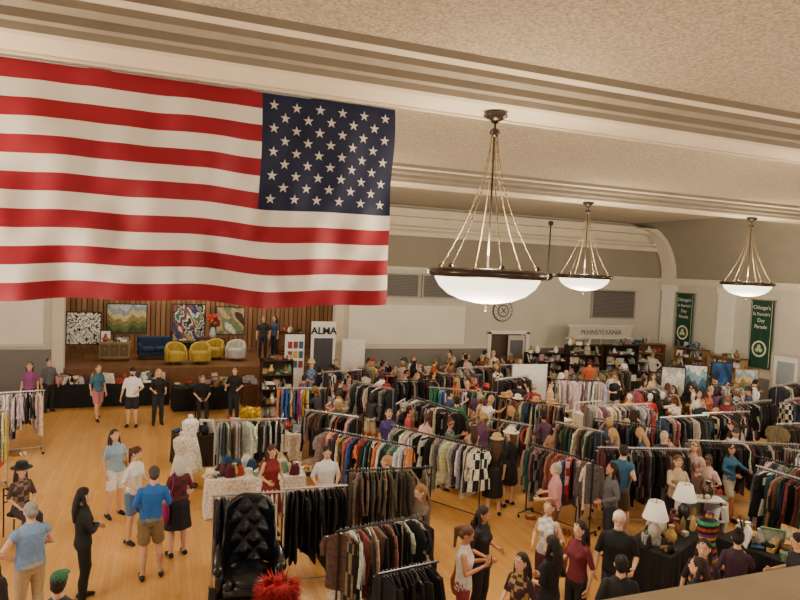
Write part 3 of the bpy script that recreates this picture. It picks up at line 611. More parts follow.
pe=[
('man_in_blue_tshirt',-.1,10.2,95,dict(sex='m',h=1.76,top='#2462b0',bot='#84704c',kind='shorts',hair='#4a4038',style='short',arms=('bent','bent'),hpitch=-.35,vox=N,shoe='#30302f',sway=.06)),
('man_in_light_blue_shirt',-1.55,9.1,120,dict(sex='m',h=1.74,top='#7390b8',bot='#b09a78',hair='#8a8680',style='short',arms=('hip','bent'),hpitch=-.3,vox=N,build=1.12,sleeve=.33)),
('woman_in_black_dress',-1.0,9.7,15,dict(top='#121214',bot='#101012',kind='pants',hair='#1a120e',arms=('bent','cross'),vox=N,sleeve=1,sway=-.07)),
('man_in_green_cap',-.95,7.1,80,dict(sex='m',h=1.7,top='#33383c',hair='#2a2018',style='short',hat='cap',hatc='#1f5a3c',arms=('bent','bent'),vox=N)),
('woman_with_dark_hair',-1.72,7.9,60,dict(top='#2a1c1c',hair='#3a1812',vox=N)),
('woman_in_denim_shirt',-.8,12.9,-60,dict(top='#8fb0cc',bot='#e6e4dc',kind='shorts',hair='#3a2216',arms=('bent','down'),vox=N,bag='#b0804a',sway=.08,sleeve=.66)),
('woman_in_white_tshirt',-.4,11.6,-40,dict(top='#e8e6e0',bot='#5878a0',kind='shorts',hair='#4a2c1c',arms=('bent','bent'),hpitch=-.4,vox=N,style='pony',sway=-.06)),
('woman_in_red_floral_top',.3,10.9,110,dict(top='#5e1a26',pattern='#3a1a2a',bot='#1a1c26',kind='skirt',hair='#c8c0b4',style='bob',arms=('down','bent'),vox=N,bag='#8a1a5a',build=1.08)),
('man_in_white_printed_tshirt',-.8,19.6,-100,dict(sex='m',h=1.74,top='#e8e8e8',bot='#20222a',kind='shorts',hair='#30241c',style='short',beard=True,arms=('bent','down'),hat='cap',hatc='#282828',build=1.1)),
('woman_in_teal_top',-1.8,20.6,-60,dict(top='#3a6a80',bot='#c0808a',kind='shorts',hair='#6a4a30',legs='stride')),
('woman_in_black_top',-.1,19.7,-80,dict(top='#16161a',hair='#c0a070',arms=('bent','bent'))),
('woman_in_purple_top',-3.7,21.2,-90,dict(top='#8a4a80',hair='#2a1c14')),
('man_in_grey_shirt',-3.3,21.9,-50,dict(sex='m',top='#5a6068',hair='#2a1c14',style='short')),
('vendor_in_black_tshirt',2.1,19.8,-110,dict(sex='m',top='#141416',hair='#1a1410',style='short',arms=('bent','bent'))),
('man_in_plaid_shirt',4.6,20.3,-60,dict(sex='m',h=1.78,top='#4a6a9a',pattern='#8aa0c0',bot='#3a4050',hair='#5a4a3a',style='short',hat='fedora',hatc='#c8b890',arms=('down','bent'))),
('man_in_beige_shirt',5.7,21.3,-100,dict(sex='m',top='#a09a88',bot='#5a4a38',hair='#1a1410',style='short')),
('woman_in_red_dress',1.9,11.3,-75,dict(top='#7a1a20',bot='#7a1a20',kind='dress',hair='#4a2418',arms=('bent','bent'),hpitch=-.5,sleeve=0,vox=N)),
('vendor_in_white_tshirt',2.85,11.0,-95,dict(sex='m',top='#dcdcdc',hair='#1a1410',style='short',arms=('bent','bent'),hpitch=-.3,vox=N)),
('woman_in_olive_jacket',3.85,8.75,190,dict(top='#5a5040',bot='#3a3428',hair='#7a5434',arms=('reach','bent'),hpitch=-.4,sleeve=1,vox=N,lean=.12)),
('man_in_checked_shirt',3.75,10.25,150,dict(sex='m',top='#3a3c44',pattern='#7a7468',hair='#a87a50',style='short',arms=('bent','bent'),vox=N)),
('woman_in_white_tank_top',3.75,7.15,-30,dict(top='#dcd6cc',bot='#8a3a40',hair='#5a3a26',style='pony',arms=('phone','phone'),hpitch=-.5,sleeve=0,vox=N,bag='#a0522a',skin=1)),
('woman_in_dark_top',4.3,7.7,-60,dict(top='#1c1a20',hair='#241812',arms=('bent','bent'),hpitch=-.3,vox=N,skin=1)),
('woman_in_tan_hat',6.4,11.1,70,dict(top='#101012',bot='#101012',kind='dress',hair='#4a3020',hat='fedora',hatc='#b89a70',arms=('bent','down'),vox=.016,h=1.66,sway=.05)),
('woman_in_white_hat',7.0,11.5,120,dict(top='#16161a',bot='#141416',kind='skirt',hair='#5a3a26',style='bob',hat='sun',hatc='#ece4d0',arms=('bent','bent'),vox=.016,h=1.66,bag='#1a1a1a',sway=-.05)),
('man_in_pink_shirt',6.55,9.2,140,dict(sex='m',top='#c88a8c',bot='#3a4050',hair='#9a948c',style='short',arms=('bent','bent'),vox=N,build=1.1)),
('man_in_grey_jacket',7.6,9.0,160,dict(sex='m',top='#5a5c60',bot='#2a2c34',hair='#1c1410',style='long',arms=('bent','down'),vox=N,sleeve=1,skin=1)),
('woman_in_striped_tank_top',5.4,7.7,-150,dict(top='#e6e2dc',pattern='#b8b4b0',bot='#5a3038',hair='#6a4028',arms=('bent','bent'),sleeve=0,vox=N,bag='#8a3a2a')),
('woman_in_maroon_top',5.35,6.9,-170,dict(top='#6a2430',hair='#201410',vox=N,arms=('down','bent'))),
('man_with_glasses',5.95,6.85,-135,dict(sex='m',h=1.78,top='#16171a',bot='#3a3c44',hair='#d0ccc4',style='short',glasses=True,arms=('bent','down'),vox=N,beard=True,build=1.15)),
('woman_in_floral_blouse',4.1,6.35,-160,dict(top='#3a2028',pattern='#a08048',hair='#2a1a12',vox=N,arms=('bent','bent'),h=1.64)),
('woman_in_black_blouse',4.7,6.6,110,dict(top='#141216',hair='#1c120e',vox=N,arms=('bent','bent'))),
('man_in_black_polo',5.2,5.9,60,dict(sex='m',top='#1a1a1c',hair='#141010',style='short',vox=N,arms=('bent','down'))),
('woman_in_navy_top',6.1,5.6,130,dict(top='#1c2234',hair='#2a1a12',vox=N,arms=('bent','bent'))),
('woman_in_plum_top',7.3,6.1,40,dict(top='#3a2434',hair='#1c120e',vox=N,arms=('bent','reach'),style='bun',hpitch=-.4)),
('man_in_charcoal_tshirt',8.05,5.8,150,dict(sex='m',top='#26282c',hair='#2a1a12',style='short',vox=N,arms=('bent','bent'),hpitch=-.3)),
('woman_in_beige_cardigan',8.0,9.3,-60,dict(top='#b8a284',hair='#5a3a26',vox=N,arms=('bent','reach'),sleeve=1,hpitch=-.4)) if False else ('woman_in_beige_cardigan',9.2,9.1,-120,dict(top='#b8a284',hair='#5a3a26',vox=.018,arms=('bent','reach'),sleeve=1,hpitch=-.4)),
('man_in_green_tshirt',7.1,14.4,60,dict(sex='m',h=1.76,top='#2f6a4c',hair='#2a1c14',style='short',arms=('bent','bent'))),
('man_in_red_tshirt',5.6,13.9,-20,dict(sex='m',top='#a04a44',hair='#1c120c',style='short',arms=('bent','bent'),skin=1)),
('woman_in_purple_dress',5.0,13.7,-100,dict(top='#4a3a7a',bot='#4a3a7a',kind='dress',hair='#2a1a12')),
('woman_in_white_blouse',8.9,21.9,-100,dict(top='#e6e4de',hair='#4a3020')),
('man_in_dark_shirt',11.4,22.3,-110,dict(sex='m',top='#2a2c34',hair='#4a3020',style='short')),
('man_in_orange_tshirt',15.4,19.9,60,dict(sex='m',h=1.78,top='#d0663a',hair='#5a3a26',style='short')),
('woman_in_cream_top',16.2,17.4,-90,dict(top='#d8c8a8',hair='#6a4a30')),
('woman_in_long_white_top',15.2,14.4,-120,dict(top='#ece8e2',bot='#2a2a30',hair='#2a1a12',arms=('bent','down'))),
('woman_in_orange_top',15.8,14.6,-80,dict(top='#c86a50',hair='#5a3a26')),
('woman_in_floral_dress',6.6,6.0,-150,dict(top='#2a1c24',pattern='#7a3a3a',bot='#2a1c24',kind='dress',hair='#241812',vox=N)),
('man_in_navy_shirt',14.3,13.4,-140,dict(sex='m',top='#1c2438',hair='#2a1c14',style='short')),
('man_on_stage',3.75,25.4,-100,dict(sex='m',top='#2a2c34',hair='#3a2a20',style='short',z=1.1)),
('woman_on_stage',4.25,25.7,-150,dict(top='#3a4a6a',hair='#3a2a20',z=1.1)),
]
PP=[(p[1],p[2]) for p in pe]
for nm,x,y,fc,kw in pe: person(nm,x,y,fc,**kw)
person('seated_woman_in_black_hat',-2.25,12.3,-55,h=1.66,top='#4a3a3a',pattern='#8a7a6a',bot='#3a3038',kind='pants',hat='sun',hatc='#141214',arms=('lap','lap'),sit=.46,vox=.016)
person('seated_vendor',1.2,20.6,-90,sex='m',top='#141416',style='short',arms=('lap','lap'),sit=.46,vox=.022)
for nm,x,y,t,b in (('mannequin',13.3,14.35,'#c83a30','#1a1a1a'),('mannequin',13.9,14.5,'#141414','#141416'),('mannequin',12.6,14.4,'#d8b84a','#e0d8d0')):
    person(nm,x,y,-120,top=t,bot=b,kind='dress',style='bald',hair='#d8d4cc',mannequin=True,vox=.022); PP.append((x,y))
print('people',time.time()-T0)
TB=[(1.8,12.6,1.2),(3.0,15.6,1.1),(1.1,15.9,1),(12.2,15.4,.7),(6.6,16.4,.6),(10.4,14.9,.65),(15.4,20.8,1),(17.9,20.9,1),(8.05,8.0,1.1),(9.3,7.5,.9),(19,18.6,1.1),(16.9,8.9,1),(9.3,22.6,1),(11.9,18.6,.8),(16.6,16.9,.5),(17.6,16.9,.5),(18.7,16.8,.5),(19.8,16.7,.5),(14.5,21.6,1.1),(16.5,21.7,1.2),(18.3,21.7,1.1),(10,13.9,.4),(13.5,19.0,.9),(17.0,18.3,.9),(20.3,20.4,1.2),(6.3,17.6,.3),(5.4,22.2,.9),(4.4,22.4,.8),(6.8,22.7,.7),(21.3,19,1.1),(19.9,11.3,1)]
def segd(p,a,b):
    p,a,b=map(np.array,(p,a,b)); d=b-a; t=np.clip(np.dot(p-a,d)/np.dot(d,d),0,1); return float(np.linalg.norm(p-a-t*d))
tops=['#1c1c20','#d8d4cc','#3a4a6a','#7a2a30','#4a5a4a','#a8a098','#2a2a30','#c09a80','#5a3a5a','#b8502a','#e6e2da','#2f5a7a','#141418','#8a8a8a','#c8a8a0','#101014']
bots=['#1c1e26','#3a4258','#2a2a2e','#5a4a38','#c8c0b0','#16161a']
hairs=['#1a120c','#2a1a12','#4a3020','#7a5a38','#b09060','#9a948c','#301810','#1a120c']
r2=random.Random(21); cnt=0; tries=0; CL=[]
while cnt<108 and tries<14000:
    tries+=1
    if CL and r2.random()<.45:
        b0=r2.choice(CL); x=b0[0]+r2.uniform(-.9,.9); y=b0[1]+r2.uniform(-.9,.9)
    else: x=r2.uniform(3.8,20.6); y=r2.uniform(7.0,22.6)
    if y>22.7 or y<7: continue
    if x<8 and y<12.2: continue
    if y<9 and x<12: continue
    if x>y*1.12+1.5 or x>20.8: continue
    if x<5 and y<14: continue
    if any(segd((x,y),a,b)<.40 for a,b in SEGS): continue
    if any((x-a)**2+(y-b)**2<.25 for a,b in PP): continue
    if any((x-a)**2+(y-b)**2<(c+.2)**2 for a,b,c in TB): continue
    PP.append((x,y)); CL.append((x,y)); cnt+=1
    dm=min(SEGS,key=lambda s:segd((x,y),*s)); mx,my=(dm[0][0]+dm[1][0])/2,(dm[0][1]+dm[1][1])/2
    fc=math.degrees(math.atan2(my-y,mx-x))+rnd.uniform(-30,30) if rnd.random()<.6 else rnd.uniform(0,360)
    sx=rnd.choice('mff')
    person('man' if sx=='m' else 'woman',x,y,fc,sex=sx,h=rnd.uniform(1.68,1.84) if sx=='m' else rnd.uniform(1.56,1.72),top=rnd.choice(tops),bot=rnd.choice(bots),
      pattern=rnd.choice([None,None,None,rnd.choice(tops)]),kind=rnd.choice(['pants','pants','shorts']) if sx=='m' else rnd.choice(['pants','pants','skirt','dress','shorts']),hair=rnd.choice(hairs),style='short' if sx=='m' else rnd.choice(['long','bun','bob','pony','long']),
      skin=rnd.choice([0,0,1,2,3]),arms=(rnd.choice(['down','bent','phone','hip','reach']),rnd.choice(['down','bent','bent','high'])),hpitch=-rnd.uniform(0,.6),hyaw=rnd.uniform(-.7,.7),lean=rnd.choice([0,0,.06,.15,.3]),sway=rnd.uniform(-.1,.1),build=rnd.uniform(.92,1.22),
      hat=rnd.choice([None]*11+['cap','fedora']),hatc=rnd.choice(['#202024','#a89870','#a03030','#3a3a40']),
      sleeve=rnd.choice([.33,.5,1,0 if sx=='f' else .5]),bag=rnd.choice([None,None,'#5a3a20','#141414','#8a2a2a','#c8b490']),vox=.025,legs=rnd.choice(['stand','stand','stride']))
print('crowd',cnt,time.time()-T0)
# ------------------------------------------------------------------ tables with goods
def table(x,y,ang,ln,wd,cloth,h=.76,dens=14,name='vendor_table',kinds=('box','vase','frame','book','bag','shoe')):
    mb=MB(); C=hexc(cloth)
    per=[]
    for a,b in (((-ln/2,-wd/2),(ln/2,-wd/2)),((ln/2,-wd/2),(ln/2,wd/2)),((ln/2,wd/2),(-ln/2,wd/2)),((-ln/2,wd/2),(-ln/2,-wd/2))):
        L=math.hypot(b[0]-a[0],b[1]-a[1]); k=max(3,int(L/.07))
        for i in range(k):
            t=i/k; per.append((a[0]+(b[0]-a[0])*t,a[1]+(b[1]-a[1])*t))
    per=np.array(per); m=len(per)
    nl=per/np.linalg.norm(per,axis=1)[:,None]; wav=np.sin(np.arange(m)*1.9)
    RR=[]
    for zz,f in ((.02,1),(h*.5,.6),(h-.03,.15),(h,0)):
        p=per+nl*(.03*f*(1+wav[:,None])); RR.append(np.concatenate([p,np.full((m,1),zz)],1))
    rings(mb,RR,C,0,True)
    goods(mb,-ln/2,ln/2,-wd/2,wd/2,h,dens,kinds)
    return mb.obj(name,[MFAB,MGLO],(x,y,0),math.radians(ang))
table(-2.7,22.7,0,1.9,.75,'#101012',dens=18); table(-.75,22.7,0,1.9,.75,'#101012',dens=18); table(1.3,21.7,5,1.9,.75,'#101012',dens=18,kinds=('box','frame','book'))
table(1.8,12.6,-3,1.9,.8,'#e6e0d4',dens=30,kinds=('bag','hat','vase','shoe')); table(3.0,15.6,-8,1.9,.8,'#d8d0c4',dens=26)
table(1.1,15.9,10,1.6,.8,'#2a1c14',dens=26)
table(15.4,20.8,0,1.8,.7,'#3a2a20',dens=26,kinds=('vase','frame','box')); table(17.9,20.8,0,1.8,.7,'#2a2420',dens=26)
table(8.05,8.0,25,1.9,.75,'#101012',h=.75,dens=18,kinds=('vase','shoe','box','bag')); table(9.2,7.2,-75,1.2,.7,'#121214',h=.75,dens=30,kinds=('vase','box','shoe','frame'))
table(19.0,18.6,-90,2.0,.8,'#2a2420',dens=26); table(19.9,11.3,5,1.8,.8,'#e0d8c8',dens=24); table(16.9,8.9,5,1.8,.8,'#3a2a20',dens=24)
table(9.3,22.7,0,1.8,.7,'#4a2a20',dens=24); table(3.2,21.9,0,1.2,.7,'#5a3a24',dens=20); table(13.5,19.0,5,1.6,.7,'#e0dccc',dens=26); table(17.0,18.3,-10,1.3,.7,'#3a2a20',dens=26)
table(-3.4,12.9,80,1.6,.7,'#2a2a2e',dens=22)
def display_case(x,y,ang,ln,col=(.78,.76,.7)):
    mb=MB(); box(mb,(-ln/2,-.3,.08),(ln/2,.3,.85),col); box(mb,(-ln/2+.04,-.26,0),(ln/2-.04,.26,.08),(.05,.05,.05)); box(mb,(-ln/2-.03,-.33,.85),(ln/2+.03,.33,.89),col)
    for a in (-ln/2,ln/2-.03):
        for b in (-.3,.27): box(mb,(a,b,.89),(a+.03,b+.03,1.15),col)
    box(mb,(-ln/2,-.3,1.15),(ln/2,-.27,1.18),col); box(mb,(-ln/2,.27,1.15),(ln/2,.3,1.18),col)
    goods(mb,-ln/2,ln/2,-.28,.28,.89,20,('box','vase','shoe')); mb.obj('white_display_case',[MMAT,MGLO],(x,y,0),ang)
display_case(12.2,15.4,.1,1.1); display_case(6.6,16.4,.9,.9); display_case(10.4,14.9,.2,1.0)
# ------------------------------------------------------------------ lamps
mshade,nt,b=new_mat('lamp_shade'); b.inputs['Base Color'].default_value=(.88,.84,.74,1); b.inputs['Roughness'].default_value=.9; b.inputs['Emission Color'].default_value=(1,.93,.8,1); b.inputs['Emission Strength'].default_value=.12
def lamp(x,y,z,s=1,c=(.55,.5,.42)):
    mb=MB()
    lathe(mb,[(.07,0),(.08,.02),(.04,.05),(.07,.1),(.10,.18),(.09,.26),(.04,.33),(.02,.36),(.02,.44)],(0,0,0),18,c,0)
    lathe(mb,[(.19,.40),(.185,.42),(.11,.66),(.105,.66),(.18,.41)],(0,0,0),28,(.9,.9,.85),1,cap=False)
    lathe(mb,[(.01,.62),(.012,.68),(.004,.70)],(0,0,0),8,(.6,.5,.2),0); tube(mb,[(-.11,0,.64),(.11,0,.64)],.004,5,c,0); tube(mb,[(0,0,.42),(0,0,.64)],.006,5,c,0)
    o=mb.obj('table_lamp',[MGLO,mshade],(x,y,z),smooth=True); o.scale=(s,s,s)
lamp(7.45,7.75,.755,1.05); lamp(8.6,8.3,.755,1.05,(.03,.03,.03)); lamp(19.0,19.2,.765,1,(.5,.3,.1)); lamp(17.9,20.9,.765,1.0); lamp(13.6,19.1,.765,1)
# ------------------------------------------------------------------ shelves, sign
def shelf(name,x0,x1,y,z1,dep,col,levels,dens=34,ang=0,kinds=('box','vase','frame','book')):
    mb=MB(); C=hexc(col); w=x1-x0
    for a in (-w/2,w/2-.03): box(mb,(a,-dep/2,0),(a+.03,dep/2,z1),C)
    box(mb,(-w/2,dep/2-.015,0),(w/2,dep/2,z1),tuple(q*.6 for q in C))
    for k in range(levels+1):
        z=.06+(z1-.06)*k/levels; box(mb,(-w/2,-dep/2,z-.03),(w/2,dep/2,z),C)
        goods(mb,-w/2,w/2,-dep/2,dep/2,z,dens if k<levels else 12,kinds)
    return mb.obj(name,[MMAT,MGLO],((x0+x1)/2,y,0),ang)
shelf('bookcase',13.7,15.5,21.7,1.8,.4,'#2a1a10',5); shelf('bookcase',15.65,17.35,21.75,2.1,.4,'#3a2414',5); shelf('bookcase',17.5,19.2,21.75,2.1,.4,'#2a1a10',5)
shelf('white_display_shelf',8.75,9.55,8.45,1.1,.35,'#e0dcd2',3,ang=-.4)
shelf('display_hutch',2.9,3.9,19.9,1.9,.45,'#3a2010',4)
shelf('wooden_shelf',20.5,22.1,20.75,2.1,.4,'#8a6a44',5,ang=-math.pi/2); shelf('wooden_shelf',20.5,22.1,18.9,2.0,.4,'#a08460',4,ang=-math.pi/2); shelf('wooden_shelf',19.6,21.0,22.2,2.1,.4,'#7a5a38',5,ang=-.3)
mb=MB(); SG=(.46,.44,.39)
box(mb,(16.0,22.1,2.36),(19.2,22.2,2.85),SG); box(mb,(15.9,22.05,2.83),(19.3,22.25,2.93),(.54,.52,.46)); box(mb,(15.9,22.05,2.30),(19.3,22.25,2.38),(.54,.52,.46))
for k in range(3): box(mb,(16.0+k*1.55,22.12,0),(16.1+k*1.55,22.18,2.3),(.3,.28,.25))
so=mb.obj('carved_sign_board',[MMAT])
t=bpy.data.curves.new('sign_text','FONT'); t.body='PENNSYLVANIA'; t.size=.30; t.extrude=.01; t.align_x='CENTER'
ob=bpy.data.objects.new('sign_text',t); ob.location=(17.6,22.08,2.5); ob.rotation_euler=(math.pi/2,0,0); t.materials.append(MDADO); SC.collection.objects.link(ob); ob.parent=so
mb=MB(); W=(.8,.79,.75)
for x0,y0,x1,z1 in ((5.0,22.2,5.9,2.9),(4.1,22.4,4.8,2.4),(6.3,22.7,7.2,2.2)):
    box(mb,(x0,y0,.1),(x1,y0+.06,z1),W); box(mb,(x0,y0-.15,0),(x0+.06,y0+.2,.1),W); box(mb,(x1-.06,y0-.15,0),(x1,y0+.2,.1),W)
box(mb,(5.1,22.18,.9),(5.8,22.2,2.3),(.04,.04,.05))
for i in range(3):
    for j in range(3): box(mb,(4.2+i*.2,22.37,1.2+j*.35),(4.35+i*.2,22.4,1.45+j*.35),hexc(rnd.choice(['#c8a030','#8a2a3a','#2a5a7a','#28282c'])))
so=mb.obj('booth_panels',[MMAT])
t=bpy.data.curves.new('booth_text','FONT'); t.body='ALMA'; t.size=.36; t.extrude=.012; t.offset=.008; t.align_x='CENTER'
ob=bpy.data.objects.new('booth_text',t); ob.location=(5.45,22.17,2.45); ob.rotation_euler=(math.pi/2,0,0)
mk,_,bb=new_mat('black_paint'); bb.inputs['Base Color'].default_value=(.01,.01,.01,1); t.materials.append(mk); SC.collection.objects.link(ob); ob.parent=so
mb=MB(); box(mb,(-.65,-.02,.6),(.65,.02,1.85),(.8,.8,.77))
for s in (-.67,.65): box(mb,(s,-.03,.05),(s+.02,.03,1.88),(.3,.3,.3)); box(mb,(s,-.3,0),(s+.03,.3,.05),(.3,.3,.3))
mb.obj('white_display_board',[MMAT],(11.9,18.6,0),-.1)
# ------------------------------------------------------------------ paintings
def painting(name,x,y,z0,w,h,cols,ang=0,easel=True,frame='#1a1410',base=0,fq=1.0,landscape=False):
    mb=MB(); f=hexc(frame)
    box(mb,(-w/2-.04,-.02,z0-.04),(w/2+.04,.02,z0+h+.04),f)
    nx,nz=40,30; P=[hexc(c) for c in cols]; C=[];F=[]
    V=[(-w/2+w*i/nx,-.025,z0+h*j/nz) for j in range(nz+1) for i in range(nx+1)]
    ph=[rnd.uniform(0,6) for _ in range(6)]
    for j in range(nz):
        for i in range(nx):
            a=j*(nx+1)+i; F.append((a,a+1,a+nx+2,a+nx+1))
            q=math.sin(i*.16*fq+ph[0]+1.5*math.sin(j*.13*fq+ph[1]))+math.sin(j*.2*fq+ph[2]+1.3*math.sin(i*.11*fq+ph[3]))+.5*math.sin((i+j)*.35*fq+ph[4])
            if landscape: q=(j/nz-.5)*4.4+.4*math.sin(i*.2+ph[0])+.3*math.sin(i*.5+ph[1])
            C.append(P[int(max(0,min(len(P)-1,(q+2.5)/5*len(P))))])
    mb.add(V,F,C,1)
    if easel:
        for s in (-1,1): tube(mb,[(s*w*.4,.04,base),(s*.05,.06,z0+h+.15)],.018,6,hexc('#6a4a2a'))
        tube(mb,[(0,.5,base),(0,.06,z0+h+.1)],.018,6,hexc('#6a4a2a')); box(mb,(-w/2,-.06,z0-.08),(w/2,.06,z0-.04),hexc('#6a4a2a'))
    return mb.obj(name,[MMAT,MPRINT],(x,y,0),ang)
LS=['#3a4a22','#5a6a32','#8a7a4a','#c8b888','#8a9aa8','#b8c0c4']
painting('abstract_painting',-2.75,25.6,1.65,1.1,1.15,['#e8e8e4','#e0e0dc','#1a1a1a','#f0f0ec','#e4e4e0','#3a3a3a','#e8e8e4','#dcdcd8'],.1,base=1.1,fq=2.6)
painting('landscape_painting',-1.35,26.7,1.95,1.4,1.1,LS,0,base=1.1,landscape=True)
painting('colourful_painting',.95,26.6,1.65,1.2,1.45,['#b89a50','#3a6a5a','#c8c8b8','#2a3a6a','#8a4a38','#d8d0b8','#1a1a1a','#6a8a90'],0,base=1.1,fq=1.7)
painting('portrait_painting',2.6,26.9,1.9,1.1,1.1,['#3a2a20','#b89a70','#6a7a5a','#d8d0c0'],0,base=1.1)
painting('framed_picture',16.6,16.9,.95,.75,1.0,['#8a8a80','#b8b4a8','#d0ccc0','#a0a4a0'],-.5,landscape=True); painting('framed_picture',17.6,16.9,.95,.75,1.05,['#2a3a4a','#3a5a70','#7a9aa8','#c8ccc8'],-.5,landscape=True)
painting('blue_portrait_picture',18.7,16.8,.95,.65,1.15,['#0c2040','#143a6a','#1f5a94'],-.5); painting('landscape_painting',19.8,16.7,.95,.75,.9,LS,-.5,landscape=True,frame='#8a6a30')
# ------------------------------------------------------------------ stage furniture
def tub_chair(x,y,ang,col,name='yellow_tub_chair',w=.34,z=1.1):
    mb=MB(); C=hexc(col)
    lathe(mb,[(w*.85,.1),(w*.95,.14),(w*.98,.38),(w*.9,.44),(w*.5,.46)],(0,0,0),24,C)
    N2=20; RR=[]
    for i in range(N2+1):
        a=math.pi*(-.15+1.3*i/N2); hh=.5+.28*math.sin(math.pi*i/N2)
        c=np.array([w*1.0*math.cos(a),w*1.0*math.sin(a),0]); d=c/np.linalg.norm(c)
        RR.append(np.array([c-d*.06+[0,0,.15],c+d*.05+[0,0,.12],c+d*.07+[0,0,hh*.8],c+d*.02+[0,0,hh],c-d*.05+[0,0,hh-.03]]))
    rings(mb,RR,C)
    for k in range(4):
        a=k*math.pi/2+.78; tube(mb,[(w*.6*math.cos(a),w*.6*math.sin(a),.12),(w*.7*math.cos(a),w*.7*math.sin(a),0)],[.02,.014],6,(.08,.05,.03))
    mb.obj(name,[MFAB],(x,y,z),ang)
tub_chair(.45,24.2,.3,'#a88e38'); tub_chair(1.3,24.2,-.1,'#a88e38'); tub_chair(1.85,25.2,-.4,'#a88e38'); tub_chair(2.65,24.9,-.3,'#b8b4ac','white_tub_chair')
def sofa(x,y,ang,col,L=1.5,z=1.1):
    mb=MB(); C=hexc(col); e=.04
    def rb(lo,hi):
        zs=[(lo[2],e),(lo[2]+e,0),(hi[2]-e,0),(hi[2],e)]
        RR=[np.array([(lo[0]+q,lo[1]+q+e,zz),(lo[0]+q+e,lo[1]+q,zz),(hi[0]-q-e,lo[1]+q,zz),(hi[0]-q,lo[1]+q+e,zz),(hi[0]-q,hi[1]-q-e,zz),(hi[0]-q-e,hi[1]-q,zz),(lo[0]+q+e,hi[1]-q,zz),(lo[0]+q,hi[1]-q-e,zz)]) for zz,q in zs]
        rings(mb,RR,C)
    rb((-L/2,-.38,.12),(L/2,.38,.3)); rb((-L/2+.14,-.38,.3),(-.01,.22,.46)); rb((.01,-.38,.3),(L/2-.14,.22,.46)); rb((-L/2,.2,.3),(L/2,.4,.82)); rb((-L/2,-.38,.3),(-L/2+.14,.22,.6)); rb((L/2-.14,-.38,.3),(L/2,.22,.6))
    for a in (-L/2+.1,L/2-.1):
        for b in (-.3,.3): tube(mb,[(a,b,.13),(a,b,0)],.02,6,(.05,.03,.02))
    mb.obj('blue_sofa',[MFAB],(x,y,z),ang)
sofa(-.3,25.5,.1,'#1c3050',1.2); sofa(.95,27.6,0,'#1c3050',1.3)
def cabinet(name,x,y,c1,c2,h,gd):
    mb=MB(); box(mb,(-.5,-.2,.12),(.5,.2,h),hexc(c1)); box(mb,(-.53,-.23,h),(.53,.22,h+.03),hexc(c1))
    for i in range(3): box(mb,(-.47+i*.32,-.22,.18),(-.18+i*.32,-.2,h-.05),hexc(c2)); sphere(mb,(-.32+i*.32,-.23,.45),.02,(.6,.5,.2),0,6,4)
    for a in (-.45,.45):
        for b2 in (-.15,.15): tube(mb,[(a,b2,.13),(a,b2,0)],.02,6,(.05,.03,.02))
    if gd: goods(mb,-.5,.5,-.2,.2,h+.03,20)
    mb.obj(name,[MMAT,MGLO],(x,y,1.1))
cabinet('stage_cabinet',1.85,26.1,'#4a3020','#8a7050',.72,0); cabinet('painted_cabinet',-1.65,25.1,'#8a7650','#5a4a2a',.67,1); cabinet('stage_cabinet',5.0,26.4,'#5a3a20','#7a5a38',.9,1)
mb=MB(); lathe(mb,[(.1,0),(.13,.1),(.1,.3),(.06,.4)],(0,0,0),12,(.5,.5,.5),0)
for k in range(30):
    a=rnd.uniform(0,6.28); r=rnd.uniform(.05,.26); zz=rnd.uniform(.5,.9); tube(mb,[(0,0,.35),(r*.5*math.cos(a),r*.5*math.sin(a),zz*.7),(r*math.cos(a),r*math.sin(a),zz)],.006,4,(.05,.15,.04)); sphere(mb,(r*math.cos(a),r*math.sin(a),zz),.05,hexc('#c83028'),0,7,5)
mb.obj('vase_of_red_flowers',[MMAT],(1.85,26.1,1.85))
